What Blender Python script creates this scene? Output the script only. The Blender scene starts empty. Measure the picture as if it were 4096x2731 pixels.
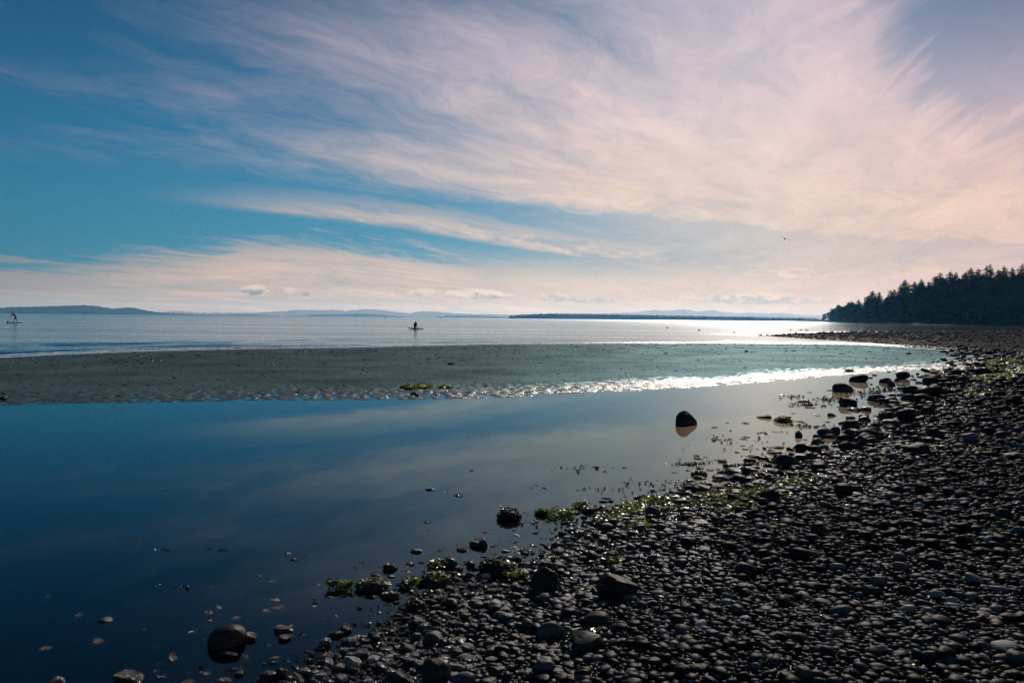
import bpy, bmesh, math, random
import numpy as np
from mathutils import Matrix, Vector, Euler, noise as mnoise

RNG = np.random.default_rng(11)
random.seed(7)
SC = bpy.context.scene
COL = SC.collection
R = math.radians

# ------------------------------------------------------------------ camera
CAM_H, PITCH, ROLL = 1.65, R(1.60), R(0.59)
cam_data = bpy.data.cameras.new('camera')
cam_data.sensor_width, cam_data.lens = 22.3, 18.0
cam_data.clip_start, cam_data.clip_end = 0.05, 200000.0
cam = bpy.data.objects.new('camera', cam_data)
COL.objects.link(cam)
CAM_ROT = Matrix.Rotation(math.pi / 2 - PITCH, 3, 'X') @ Matrix.Rotation(ROLL, 3, 'Z')
cam.matrix_world = Matrix.Translation((0, 0, CAM_H)) @ CAM_ROT.to_4x4()
SC.camera = cam
FPX = 4096 * 18.0 / 22.3


def ray(px, py):
    """direction of a pixel of the 4096 x 2731 photograph"""
    return (CAM_ROT @ Vector(((px - 2048) / FPX, (1365.5 - py) / FPX, -1.0))).normalized()


def azel(px, py):
    d = ray(px, py)
    return math.degrees(math.atan2(d.x, d.y)), math.degrees(math.asin(d.z))


def at(px, py, z=0.0):
    """point of the level z that the photograph shows at a pixel"""
    d = ray(px, py)
    t = (z - CAM_H) / d.z
    return Vector((d.x * t, d.y * t, z))


def level(px, py):
    """the photograph's lens bends the horizon by a few pixels: bring heights read next to it back to the straight one"""
    bent = np.interp(px, [0, 400, 800, 1200, 1400, 1800, 2000, 2300, 2900, 3250, 4096], [1254, 1256, 1259, 1262, 1264, 1266.5, 1269, 1274, 1284, 1289, 1303])
    return float(py - bent + 1273.3 + (px - 2048) * 0.0103)


# ------------------------------------------------------------------ sun and exposure
SUN_AZ, SUN_EL = 17.0, 27.0
sun_data = bpy.data.lights.new('sun', 'SUN')
sun_data.energy, sun_data.angle, sun_data.color = 4.6, R(0.53), (1.0, 0.89, 0.80)
sun = bpy.data.objects.new('sun', sun_data)
COL.objects.link(sun)
SUN_DIR = Vector((math.sin(R(SUN_AZ)) * math.cos(R(SUN_EL)), math.cos(R(SUN_AZ)) * math.cos(R(SUN_EL)), math.sin(R(SUN_EL))))
sun.rotation_euler = SUN_DIR.to_track_quat('Z', 'Y').to_euler()
sun.location = (30, 60, 60)
SC.view_settings.view_transform = 'Standard'
SC.view_settings.look = 'None'
SC.view_settings.gamma = 1.0
SC.view_settings.use_curve_mapping = False
SC.view_settings.exposure = 0.0
SC.cycles.max_bounces = 8
SC.cycles.use_denoising = True
SC.cycles.denoising_prefilter = 'NONE'
SC.cycles.transparent_max_bounces = 16
SC.cycles.caustics_reflective = False
SC.cycles.caustics_refractive = False
SC.cycles.sample_clamp_direct = 0.0
SC.cycles.sample_clamp_indirect = 4.0


# ------------------------------------------------------------------ node helpers
class Nodes:
    def __init__(self, tree):
        self.t = tree
        for n in list(tree.nodes):
            tree.nodes.remove(n)

    def n(self, kind, ins=None, **props):
        nd = self.t.nodes.new(kind)
        for k, v in props.items():
            setattr(nd, k, v)
        for k, v in (ins or {}).items():
            self.put(nd.inputs[k], v)
        return nd

    def put(self, sock, v):
        if isinstance(v, bpy.types.NodeSocket):
            self.t.links.new(v, sock)
        elif isinstance(v, (tuple, list)) and len(v) == 3 and sock.type == 'RGBA':
            sock.default_value = (*v, 1.0)
        else:
            sock.default_value = v

    def m(self, op, a, b=0.0, c=0.0, clamp=False):
        return self.n('ShaderNodeMath', {0: a, 1: b, 2: c}, operation=op, use_clamp=clamp).outputs[0]

    def add(self, *s):
        r = s[0]
        for x in s[1:]:
            r = self.m('ADD', r, x)
        return r

    def mul(self, *s):
        r = s[0]
        for x in s[1:]:
            r = self.m('MULTIPLY', r, x)
        return r

    def sub(self, a, b):
        return self.m('SUBTRACT', a, b)

    def ss(self, v, lo, hi, a=0.0, b=1.0):
        return self.n('ShaderNodeMapRange', {0: v, 1: lo, 2: hi, 3: a, 4: b}, interpolation_type='SMOOTHSTEP').outputs[0]

    def lin(self, v, lo, hi, a=0.0, b=1.0):
        return self.n('ShaderNodeMapRange', {0: v, 1: lo, 2: hi, 3: a, 4: b}).outputs[0]

    def noise(self, vec, scale, detail=4.0, rough=0.5, dist=0.0, dim='3D', out=0):
        return self.n('ShaderNodeTexNoise', {'Vector': vec, 'Scale': scale, 'Detail': detail, 'Roughness': rough, 'Distortion': dist}, noise_dimensions=dim).outputs[out]

    def ramp(self, v, stops, interp='LINEAR'):
        nd = self.n('ShaderNodeValToRGB', {0: v})
        cr = nd.color_ramp
        cr.interpolation = interp
        while len(cr.elements) < len(stops):
            cr.elements.new(0.5)
        for e, (p, c) in zip(cr.elements, stops):
            e.position = p
            e.color = (*c, 1.0) if len(c) == 3 else c
        return nd.outputs[0]

    def curve(self, v, pts):
        nd = self.n('ShaderNodeFloatCurve', {'Value': v})
        c = nd.mapping.curves[0]
        while len(c.points) < len(pts):
            c.points.new(0.5, 0.5)
        for p, (x, y) in zip(c.points, pts):
            p.location = (x, y)
        nd.mapping.update()
        return nd.outputs[0]

    def xyz(self, x, y, z=0.0):
        return self.n('ShaderNodeCombineXYZ', {0: x, 1: y, 2: z}).outputs[0]

    def sep(self, v):
        return self.n('ShaderNodeSeparateXYZ', {0: v}).outputs

    def mix(self, f, a, b, mode='MIX', clampf=True):
        nd = self.n('ShaderNodeMix', data_type='RGBA', blend_type=mode, clamp_factor=clampf)
        self.put(nd.inputs[0], f)
        self.put(nd.inputs[6], a)
        self.put(nd.inputs[7], b)
        return nd.outputs[2]

    def mixf(self, f, a, b):
        nd = self.n('ShaderNodeMix', data_type='FLOAT')
        self.put(nd.inputs[0], f)
        self.put(nd.inputs[2], a)
        self.put(nd.inputs[3], b)
        return nd.outputs[0]


def s2l(r, g, b):
    f = lambda c: c / 255 / 12.92 if c / 255 <= 0.04045 else ((c / 255 + 0.055) / 1.055) ** 2.4
    return (f(r), f(g), f(b))


# ------------------------------------------------------------------ sky: Nishita daylight under sheets of cirrus
world = bpy.data.worlds.new('World')
SC.world = world
world.use_nodes = True
W = Nodes(world.node_tree)
dirv = W.n('ShaderNodeTexCoord').outputs['Generated']
dx, dy, dz = W.sep(dirv)
az = W.mul(W.m('ARCTAN2', dx, dy), 180 / math.pi)
el = W.mul(W.m('ARCSINE', dz), 180 / math.pi)
AZ0, AZ1, EL1 = -40.0, 40.0, 30.0
azn = W.lin(az, AZ0, AZ1)
sundot = W.n('ShaderNodeVectorMath', {0: dirv, 1: tuple(SUN_DIR)}, operation='DOT_PRODUCT').outputs['Value']


def edge(pts):
    """elevation (degrees) of a cloud edge as a function of azimuth, through pixels of a 2352-wide view"""
    q = [azel(x * 1.7415, y * 1.7415) for x, y in pts]
    q = [((a - AZ0) / (AZ1 - AZ0), e / EL1) for a, e in q]
    q = [(0.0, q[0][1])] + q + [(1.0, q[-1][1])]
    return W.mul(W.curve(azn, q), EL1)


sky = W.n('ShaderNodeTexSky', sky_type='NISHITA', sun_disc=False)
sky.sun_elevation, sky.sun_rotation = R(SUN_EL), R(SUN_AZ)
sky.air_density, sky.dust_density, sky.ozone_density = 1.0, 0.6, 2.0
# clear air: the blue is strong and green-leaning away from the sun, paler and more violet towards it
clear = W.mix(W.ss(az, -30, 34), (0.14, 0.58, 0.83), (0.31, 0.47, 0.68))
clear = W.mix(W.ss(el, 9, -1, 0.0, 0.8), clear, W.mix(1.0, clear, (1.0, 0.78, 1.05), 'MULTIPLY'))
deep = W.ss(el, 8, 26, 1.0, 0.68)
clear = W.mix(1.0, sky.outputs[0], clear, 'MULTIPLY')
clear = W.mix(1.0, clear, W.n('ShaderNodeCombineColor', {0: deep, 1: deep, 2: deep}).outputs[0], 'MULTIPLY')

# noise laid out on a high cloud deck, so streaks converge towards the horizon
den = W.m('MAXIMUM', W.add(dz, 0.10), 0.03)
pu, pv = W.m('DIVIDE', dx, den), W.m('DIVIDE', dy, den)


wv = W.n('ShaderNodeTexNoise', {'Vector': W.xyz(pu, pv, 3.3), 'Scale': 0.75, 'Detail': 4.0, 'Roughness': 0.55}).outputs['Color']
wr, wg, wb = W.sep(wv)
qu = W.add(pu, W.mul(W.sub(wr, 0.5), 0.72))
qv = W.add(pv, W.mul(W.sub(wg, 0.5), 0.72))


def deck(angle, stretch, offset):
    a = R(angle)
    u = W.add(W.mul(qu, math.cos(a)), W.mul(qv, -math.sin(a)))
    v = W.add(W.mul(qu, math.sin(a)), W.mul(qv, math.cos(a)))
    return W.xyz(W.add(u, offset), W.mul(v, stretch), offset)


n_left = W.noise(deck(50, 0.30, 1.7), 1.9, 10, 0.64, 0.5)
n_fine = W.noise(deck(30, 0.42, 7.1), 5.0, 10, 0.70, 0.9)
n_right = W.noise(deck(6, 0.30, 4.4), 2.3, 10, 0.64, 0.5)
n_big = W.noise(deck(45, 0.45, 9.0), 0.8, 5, 0.55, 0.8)
n_right = W.mixf(W.ss(az, 5, 26), n_left, n_right)
streak = W.add(W.mul(n_right, 0.60), W.mul(n_fine, 0.40))          # about 0.3 .. 0.7
sdev = W.mul(W.sub(streak, 0.5), 3.9)
bdev = W.mul(W.sub(n_big, 0.5), 3.2)
wob = W.mul(W.sub(n_fine, 0.5), 1.6)

# the big sheet
low = edge([(0, 368), (250, 386), (480, 402), (700, 432), (880, 460), (1050, 476), (1250, 505), (1500, 535), (1700, 565), (1900, 590), (2100, 610)])
above = W.ss(W.add(W.sub(el, low), W.mul(wob, 0.6)), -0.45, 1.9)
g = W.add(W.mul(az, 0.40), W.mul(el, -1.0))                        # grows to the right and downwards
thick = W.ss(W.add(g, W.mul(bdev, 5.0)), -26.3, -2.5)
thick = W.mul(above, W.add(0.03, W.mul(thick, 0.95)))
hole_e = edge([(0, 3), (1940, 5), (1990, 60), (2030, 150), (2070, 200), (2150, 235), (2230, 265), (2352, 290)])
n_up = W.noise(W.xyz(W.mul(W.add(W.mul(az, 0.80), W.mul(el, 0.60)), 0.10), W.mul(W.add(W.mul(az, -0.60), W.mul(el, 0.80)), 0.55)), 1.0, 8, 0.62, 0.5)
udev = W.mul(W.sub(n_up, 0.5), 4.0)
hole = W.mul(W.ss(W.add(az, W.mul(sdev, 2.0), W.mul(udev, 1.5)), 21.4, 27.6), W.ss(W.add(W.sub(el, hole_e), W.mul(sdev, 2.0), W.mul(udev, 2.6)), -2.6, 3.4))
sheet = W.mul(thick, W.sub(1.0, W.mul(hole, 0.86)))
sheet = W.add(sheet, W.mul(W.add(sdev, W.mul(bdev, 0.35)), W.add(0.16, W.mul(thick, W.sub(1.0, thick), 1.5))))
sheet = W.m('MULTIPLY', W.m('MAXIMUM', sheet, 0.0), above, clamp=True)

# the band along the horizon
top = edge([(0, 606), (150, 612), (300, 590), (450, 572), (600, 555), (750, 556), (900, 572), (1050, 596), (1150, 620), (1300, 640), (1500, 650), (1700, 640), (1900, 600), (2100, 560)])
band = W.ss(W.sub(top, W.add(el, W.mul(sdev, 2.0))), -0.6, 1.1)
band = W.mul(band, W.add(0.80, W.mul(sdev, 0.30)))
# the bar of cirrus across the gap
bar_lo = edge([(0, 440), (480, 478), (800, 513), (950, 533), (1200, 575), (1350, 597), (1500, 614), (1700, 640)])
bar_hi = W.add(bar_lo, W.ss(az, -26, 0, 1.3, 2.2))
bar = W.mul(W.ss(W.sub(el, bar_lo), -0.12, 0.4), W.ss(W.sub(bar_hi, W.add(el, W.mul(sdev, 1.4))), -0.6, 1.4))
bar = W.mul(bar, W.ss(az, -26, -10), W.add(0.62, W.mul(sdev, 1.0)))
veil = W.ss(W.add(az, W.mul(sdev, 5.0)), -6, 22, 0.0, 0.72)         # thin haze filling the gap sunwards
lowglow = W.mul(W.ss(W.add(el, W.mul(sdev, 1.2)), 5.5, 2.2), W.ss(az, -14, 3), 0.88)
band = W.m('MAXIMUM', band, lowglow)
cloud = W.m('MAXIMUM', W.m('MAXIMUM', sheet, band), W.m('MAXIMUM', bar, W.mul(veil, W.ss(el, 22, 9))))
cloud = W.m('MULTIPLY', cloud, W.ss(el, -2.0, 0.2), clamp=True)

# colour of the ice cloud: cream low down and towards the sun, rosy higher, dim and grey far from the sun
tone = W.ramp(W.lin(el, 0, 24), [(0.0, s2l(244, 214, 184)), (0.30, s2l(236, 213, 195)), (0.6, s2l(225, 205, 206)), (1.0, s2l(210, 190, 206))])
side = W.ramp(azn, [(0.06, (0.38, 0.42, 0.54)), (0.26, (0.74, 0.72, 0.77)), (0.48, (0.92, 0.90, 0.92)), (0.70, (1.0, 1.0, 1.0)), (0.92, (1.0, 0.86, 0.87))])
lit = W.mix(1.0, tone, side, 'MULTIPLY')
lit = W.mix(1.0, lit, W.n('ShaderNodeCombineColor', {0: W.add(0.97, W.mul(sdev, 0.23)), 1: W.add(0.97, W.mul(sdev, 0.22)), 2: W.add(0.97, W.mul(sdev, 0.16))}).outputs[0], 'MULTIPLY')
back = W.ss(sundot, -0.2, 0.75, 0.25, 1.0)                          # forward scattering: dimmer away from the sun
lit = W.mix(1.0, lit, W.n('ShaderNodeCombineColor', {0: back, 1: back, 2: back}).outputs[0], 'MULTIPLY')
SKY_K = 0.05
lit = W.mix(1.0, lit, (1 / SKY_K,) * 3, 'MULTIPLY')
skycol = W.mix(cloud, clear, lit)

# small fair-weather cumulus low over the strait
puff = None
cn = W.noise(W.xyz(az, W.mul(el, 1.6), 0.0), 1.5, 5, 0.55)
cn2 = W.noise(W.xyz(az, W.mul(el, 1.6), 5.0), 1.4, 5, 0.6)
for (x, y, wd, ht, dn) in [(587, 670, 30, 11, 1.0), (667, 672, 13, 7, .8), (700, 677, 8, 4, .6), (901, 678, 6, 4, .7), (970, 674, 32, 8, .7), (1100, 678, 75, 10, .9),
                           (1285, 686, 52, 9, .55), (1365, 692, 40, 7, .35), (1580, 684, 22, 8, .4), (1720, 690, 90, 11, .45), (1840, 694, 60, 6, .35)]:
    a0, e0 = azel(x * 1.7415, y * 1.7415)
    wa, he = 1.15 * wd * 1.7415 / FPX * 57.3, 1.25 * ht * 1.7415 / FPX * 57.3
    u = W.m('DIVIDE', W.sub(az, a0), wa)
    v = W.m('DIVIDE', W.sub(el, e0), he)
    v = W.m('MULTIPLY', v, W.ss(v, -0.2, 0.2, 1.7, 0.8))
    d = W.add(W.mul(u, u), W.mul(v, v), W.mul(W.sub(cn, 0.5), -2.2))
    q = W.mul(W.ss(d, 1.15, 0.55), dn)
    puff = q if puff is None else W.m('MAXIMUM', puff, q)
shade = W.ss(W.add(el, W.mul(W.sub(cn2, 0.5), 1.8)), 1.15, 1.75)
pcol = W.mix(shade, (0.38, 0.48, 0.62), (1.30, 1.29, 1.26))
pcol = W.mix(1.0, skycol, pcol, 'MULTIPLY')
skycol = W.mix(puff, skycol, pcol)
bg = W.n('ShaderNodeBackground', {'Color': skycol, 'Strength': SKY_K})
W.t.links.new(bg.outputs[0], W.n('ShaderNodeOutputWorld').inputs[0])
world.cycles.sampling_method = 'MANUAL'
world.cycles.sample_map_resolution = 1024


# ------------------------------------------------------------------ object helpers
def put(name, mesh, mat=None, parent=None, loc=None, label=None, cat=None, group=None, kind=None):
    o = bpy.data.objects.new(name, mesh)
    COL.objects.link(o)
    if mat is not None and mesh is not None and not mesh.materials:
        mesh.materials.append(mat)
    if parent is not None:
        o.parent = parent
    if loc is not None:
        o.location = loc
    for k, v in (('label', label), ('category', cat), ('group', group), ('kind', kind)):
        if v:
            o[k] = v
    return o


def mesh_np(name, verts, faces, smooth=True, mat=None):
    """mesh from an (n,3) array of vertices and an (m,k) array of k-gons"""
    verts = np.asarray(verts, np.float32)
    faces = np.asarray(faces, np.int32)
    me = bpy.data.meshes.new(name)
    k = faces.shape[1]
    me.vertices.add(len(verts))
    me.vertices.foreach_set('co', verts.ravel())
    me.loops.add(faces.size)
    me.loops.foreach_set('vertex_index', faces.ravel())
    me.polygons.add(len(faces))
    me.polygons.foreach_set('loop_start', np.arange(0, faces.size, k, dtype=np.int32))
    me.polygons.foreach_set('use_smooth', np.full(len(faces), smooth))
    me.update(calc_edges=True)
    if mat is not None:
        me.materials.append(mat)
    return me


def vattr(me, name, data):
    a = me.attributes.new(name, 'FLOAT', 'POINT')
    a.data.foreach_set('value', np.asarray(data, np.float32))


def cattr(me, name, rgb):
    a = me.attributes.new(name, 'FLOAT_COLOR', 'POINT')
    a.data.foreach_set('color', np.concatenate([rgb, np.ones((len(rgb), 1))], 1).astype(np.float32).ravel())


def mesh_bm(name, bm, smooth=False):
    me = bpy.data.meshes.new(name)
    bm.to_mesh(me)
    bm.free()
    if smooth:
        me.polygons.foreach_set('use_smooth', np.full(len(me.polygons), True))
    return me


_T = np.random.default_rng(5).random((256, 256)).astype(np.float32)


def vnoise(x, y):
    xi, yi = np.floor(x).astype(np.int64), np.floor(y).astype(np.int64)
    fx, fy = x - xi, y - yi
    fx, fy = fx * fx * fx * (fx * (fx * 6 - 15) + 10), fy * fy * fy * (fy * (fy * 6 - 15) + 10)
    g = lambda a, b: _T[a & 255, b & 255]
    return (g(xi, yi) * (1 - fx) + g(xi + 1, yi) * fx) * (1 - fy) + (g(xi, yi + 1) * (1 - fx) + g(xi + 1, yi + 1) * fx) * fy


def fbm(x, y, n=4, gain=0.5):
    s, a, t = 0, 1.0, 0
    for i in range(n):
        s = s + a * (vnoise(x * 2 ** i + 17.3 * i, y * 2 ** i + 9.1 * i) - 0.5)
        t += a
        a *= gain
    return s / t * 2          # about -1 .. 1


sstep = lambda v, a, b: (lambda t: t * t * (3 - 2 * t))(np.clip((v - a) / (b - a), 0, 1))


# ------------------------------------------------------------------ shorelines, in plan (azimuth in degrees -> distance in metres)
def plan(px, ends=()):
    q = [at(x, y) for x, y in px]
    p = [(math.degrees(math.atan2(v.x, v.y)), math.hypot(v.x, v.y)) for v in q] + list(ends)
    p.sort()
    return np.array([a for a, r in p]), np.array([r for a, r in p])


SHORE = plan([(1060, 2760), (1200, 2660), (1330, 2600), (1480, 2500), (1600, 2415), (1750, 2345), (1900, 2300), (2050, 2275), (2160, 2235), (2250, 2190), (2340, 2110),
              (2430, 2062), (2600, 2005), (2800, 1975), (2960, 1950), (3080, 1915), (3190, 1875), (3290, 1830), (3420, 1795), (3530, 1755), (3610, 1715),
              (3690, 1650), (3760, 1590), (3815, 1530), (3850, 1492), (3920, 1463), (3980, 1442), (4096, 1430)], [(-75, 2.0), (-40, 2.6), (-24, 3.1), (45, 36), (75, 22)])
FAR_EDGE = plan([(0, 1622), (357, 1612), (595, 1611), (1071, 1600), (1300, 1601), (1600, 1599), (2000, 1592), (2250, 1575), (2700, 1555), (2900, 1541), (3100, 1526),
                 (3400, 1498), (3700, 1479), (3800, 1480), (3850, 1492), (3920, 1463), (3980, 1442), (4096, 1430)], [(-75, 13), (45, 36), (75, 22)])
SEA_EDGE = plan([(0, 1433), (357, 1415), (595, 1406), (893, 1399), (1400, 1391), (2000, 1377), (2700, 1371), (3400, 1376), (3630, 1385), (3780, 1394), (3900, 1402), (4096, 1413)],
                [(-75, 18), (-45, 25), (45, 36), (75, 22)])
SPIT_NEAR = plan([(3030, 1341), (3059, 1342), (3200, 1352), (3400, 1363), (3500, 1370), (3640, 1384), (3780, 1396), (3900, 1404), (4096, 1415)], [(45, 35), (75, 21)])
SPIT_FAR = plan([(3030, 1341), (3059, 1340), (3200, 1333), (3350, 1329), (3600, 1328), (3950, 1327), (4096, 1326)], [(45, 150), (75, 130)])
ip = lambda c, a: np.interp(a, c[0], c[1])


def poly(c, a0=-75, a1=75, n=260):
    a = np.linspace(a0, a1, n)
    r = ip(c, a)
    return np.stack([r * np.sin(np.radians(a)), r * np.cos(np.radians(a))], 1).astype(np.float32)


P_SHORE, P_FAR, P_SEA = poly(SHORE), poly(FAR_EDGE), poly(SEA_EDGE)
P_S1, P_S2 = poly(SPIT_NEAR, SPIT_NEAR[0][0]), poly(SPIT_FAR, SPIT_FAR[0][0])


def dist(P, x, y):
    """distance to a polyline"""
    A, B = P[:-1], P[1:]
    d = B - A
    L = (d * d).sum(1) + 1e-12
    out = np.empty(len(x), np.float32)
    for i in range(0, len(x), 20000):
        qx, qy = x[i:i + 20000, None] - A[None, :, 0], y[i:i + 20000, None] - A[None, :, 1]
        t = np.clip((qx * d[:, 0] + qy * d[:, 1]) / L, 0, 1)
        out[i:i + 20000] = np.sqrt(((qx - t * d[:, 0]) ** 2 + (qy - t * d[:, 1]) ** 2).min(1))
    return out


BEACH, POOL, BAR, SEA, SPIT = range(5)


def zone_of(a, r):
    z = np.where(r < ip(SHORE, a), BEACH, np.where(r < ip(FAR_EDGE, a), POOL, np.where(r < ip(SEA_EDGE, a), BAR, SEA)))
    sp = (a > SPIT_NEAR[0][0]) & (r > ip(SPIT_NEAR, a)) & (r < ip(SPIT_FAR, a)) & (z == SEA)
    return np.where(sp, SPIT, z)


def ground(x, y):
    """height of the land at plan points"""
    x, y = np.asarray(x, np.float32), np.asarray(y, np.float32)
    a, r = np.degrees(np.arctan2(x, y)), np.hypot(x, y)
    zn = zone_of(a, r)
    dS, dF, dE = dist(P_SHORE, x, y), dist(P_FAR, x, y), dist(P_SEA, x, y)
    ds = np.minimum(dist(P_S1, x, y), dist(P_S2, x, y))
    n1 = fbm(x * 1.1, y * 1.1, 4)
    n2 = fbm(x * 0.35 + 5, y * 0.35, 3)
    beach = 0.075 * np.minimum(dS, 3.0) + 0.03 * np.clip(dS - 3.0, 0, 12) + 0.03 * n1 * sstep(dS, 0, 0.8) + 0.012 * n1
    beach = np.where(r > 20, np.minimum(beach, 0.10 + 0.03 * n2), beach)
    dp = np.minimum(dS, dF)
    pool = -(0.006 + 0.055 * np.clip(np.minimum(dS * 1.0, dF * 0.5), 0, 4.5)) + 0.014 * n1 * sstep(dp, 0, 0.5)
    de = np.minimum(dF, dE)
    # sand ripples run across the wet margin of the bar
    tang = np.radians(a) * r
    rip = fbm(tang * 9.0 + 1.6 * r, r * 3.2 + 2.0 * n2, 2, 0.5)
    rip = np.sign(rip) * np.abs(rip) ** 0.8
    wet = sstep(dF, 4.6, 0.2)
    bar = 0.002 + 0.009 * np.minimum(de, 6.0) + 0.008 * n2 * sstep(de, 0, 2) + rip * (0.003 + 0.017 * wet) * sstep(de, -0.1, 0.3)
    sea = -(0.01 + 0.03 * np.minimum(dE, ds)) + 0.004 * n1
    sea = np.maximum(sea, -1.4)
    spit = 0.004 + 0.02 * np.minimum(ds, 7) + 0.05 * n2 * sstep(ds, 0, 4) + 0.02 * n1
    return np.choose(zn, [beach, pool, bar, sea, spit])


def gz(x, y):
    return float(ground(np.array([x]), np.array([y]))[0])


def on_ground(px, py):
    """point of the land (or of the water above it) that the photograph shows at a pixel"""
    z = 0.0
    for _ in range(12):
        p = at(px, py, z)
        z = 0.5 * z + 0.5 * gz(p.x, p.y)
    return at(px, py, z)


# ------------------------------------------------------------------ materials of the ground
def new_mat(name):
    m = bpy.data.materials.new(name)
    m.use_nodes = True
    return m, Nodes(m.node_tree)


def finish(N, shader, disp=None):
    o = N.n('ShaderNodeOutputMaterial')
    N.t.links.new(shader, o.inputs[0])


def bump(N, h, strength, dist_, normal=None):
    ins = {'Height': h, 'Strength': strength, 'Distance': dist_}
    if normal is not None:
        ins['Normal'] = normal
    return N.n('ShaderNodeBump', ins).outputs[0]


def coated(N, color, rough, film, normal, tint=(1, 1, 1)):
    """rough mineral ground under a partial film of water: film = share of the surface that mirrors"""
    d = N.n('ShaderNodeBsdfDiffuse', {'Color': color, 'Roughness': 0.6, 'Normal': normal}).outputs[0]
    g = N.n('ShaderNodeBsdfGlossy', {'Color': tint, 'Roughness': rough, 'Normal': normal}).outputs[0]
    return N.n('ShaderNodeMixShader', {0: film, 1: d, 2: g}).outputs[0]


def sand_mat():
    m, N = new_mat('wet_sand')
    pos = N.n('ShaderNodeNewGeometry').outputs['Position']
    z = N.sep(pos)[2]
    big = N.noise(pos, 0.35, 5, 0.6)
    fine = N.noise(pos, 9.0, 6, 0.65)
    grain = N.noise(pos, 60.0, 3, 0.6)
    px_, py_, pz_ = N.sep(pos)
    worm = N.noise(N.xyz(N.mul(px_, 1.1), N.mul(py_, 1.5)), 2.6, 5, 0.7)
    c = N.ramp(N.add(N.mul(big, 0.40), N.mul(fine, 0.30), N.mul(worm, 0.30)), [(0.32, (0.018, 0.032, 0.038)), (0.5, (0.046, 0.072, 0.080)), (0.68, (0.084, 0.112, 0.116))])
    wetf = N.ss(N.add(z, N.mul(N.sub(big, 0.5), 0.03)), 0.026, 0.004)
    rough = N.mixf(wetf, 0.60, 0.19)
    film = N.mixf(wetf, N.lin(big, 0.3, 0.7, 0.04, 0.085), 0.17)
    h = N.add(N.mul(fine, 0.6), N.mul(grain, 0.25), N.mul(N.noise(pos, 22.0, 4, 0.6), 0.4), N.mul(worm, 2.2))
    c = N.mix(N.mul(N.ss(worm, 0.60, 0.70), 0.75), c, (0.010, 0.014, 0.014))
    finish(N, coated(N, c, rough, film, bump(N, h, 0.75, 0.03), N.mix(wetf, (0.54, 0.84, 0.93), (1.0, 0.95, 0.90))))
    return m


def bed_mat():
    m, N = new_mat('pool_mud')
    pos = N.n('ShaderNodeNewGeometry').outputs['Position']
    a = N.noise(pos, 0.9, 5, 0.6, 0.6)
    v = N.n('ShaderNodeTexVoronoi', {'Vector': pos, 'Scale': 9.0, 'Randomness': 1.0}).outputs['Distance']
    peb = N.ss(v, 0.28, 0.10)
    c = N.ramp(a, [(0.34, (0.003, 0.006, 0.005)), (0.5, (0.014, 0.022, 0.022)), (0.66, (0.050, 0.070, 0.070))])
    pick = N.ss(N.noise(pos, 4.0, 2), 0.55, 0.7)
    c = N.mix(N.mul(peb, pick, 0.8), c, (0.15, 0.18, 0.18))
    b = N.n('ShaderNodeBsdfPrincipled', {'Base Color': c, 'Roughness': 0.9, 'Specular IOR Level': 0.1, 'Normal': bump(N, N.add(N.mul(peb, 0.5), a), 0.5, 0.03)})
    finish(N, b.outputs[0])
    return m


def gravel_mat():
    m, N = new_mat('wet_gravel')
    pos = N.n('ShaderNodeNewGeometry').outputs['Position']
    big = N.noise(pos, 0.5, 4, 0.6)
    v = N.n('ShaderNodeTexVoronoi', {'Vector': pos, 'Scale': 14.0})
    v2 = N.n('ShaderNodeTexVoronoi', {'Vector': pos, 'Scale': 38.0})
    h = N.add(N.ss(v.outputs['Distance'], 0.5, 0.0), N.mul(N.ss(v2.outputs['Distance'], 0.5, 0.0), 0.4))
    cr = N.sep(v.outputs['Color'])[0]
    c = N.ramp(N.add(N.mul(cr, 0.6), N.mul(big, 0.4)), [(0.2, (0.008, 0.010, 0.011)), (0.6, (0.022, 0.024, 0.024)), (0.85, (0.055, 0.055, 0.054))])
    finish(N, coated(N, c, 0.42, N.lin(big, 0.35, 0.7, 0.006, 0.03), bump(N, h, 0.9, 0.04)))
    return m


M_SAND, M_BED, M_GRAVEL = sand_mat(), bed_mat(), gravel_mat()

# ------------------------------------------------------------------ the land: one fan-shaped sheet, cut where its nature changes
az_v = np.radians(np.concatenate([np.linspace(-75, -37, 40, endpoint=False), np.linspace(-37, 37, 620, endpoint=False), np.linspace(37, 75, 41)]))
r_v = np.concatenate([np.geomspace(0.9, 12.0, 170, endpoint=False), np.linspace(12.0, 22.0, 200, endpoint=False), np.geomspace(22.0, 300.0, 230)])
NA, NR = len(az_v), len(r_v)
AA, RR = np.meshgrid(az_v, r_v, indexing='ij')
GX, GY = (RR * np.sin(AA)).ravel(), (RR * np.cos(AA)).ravel()
GZ = ground(GX, GY)
idx = np.arange(NA * NR).reshape(NA, NR)
quads = np.stack([idx[:-1, :-1], idx[1:, :-1], idx[1:, 1:], idx[:-1, 1:]], -1).reshape(-1, 4)
fc_a = np.degrees(0.5 * (AA[:-1, :-1] + AA[1:, 1:])).ravel()
fc_r = (0.5 * (RR[:-1, :-1] + RR[1:, 1:])).ravel()
jit = fbm(fc_r * np.radians(fc_a) * 1.5, fc_r * 1.5, 3) * 0.18
fz = zone_of(fc_a, fc_r + jit)
V3 = np.stack([GX, GY, GZ], 1)
for zid, name, mat in ((BEACH, 'beach', M_GRAVEL), (POOL, 'pool_bed', M_BED), (BAR, 'sandbar', M_SAND), (SEA, 'sea_bed', M_BED), (SPIT, 'gravel_spit', M_GRAVEL)):
    f = quads[fz == zid]
    u, inv = np.unique(f, return_inverse=True)
    put(name, mesh_np(name, V3[u], inv.reshape(f.shape), True, mat), kind='structure')


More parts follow.
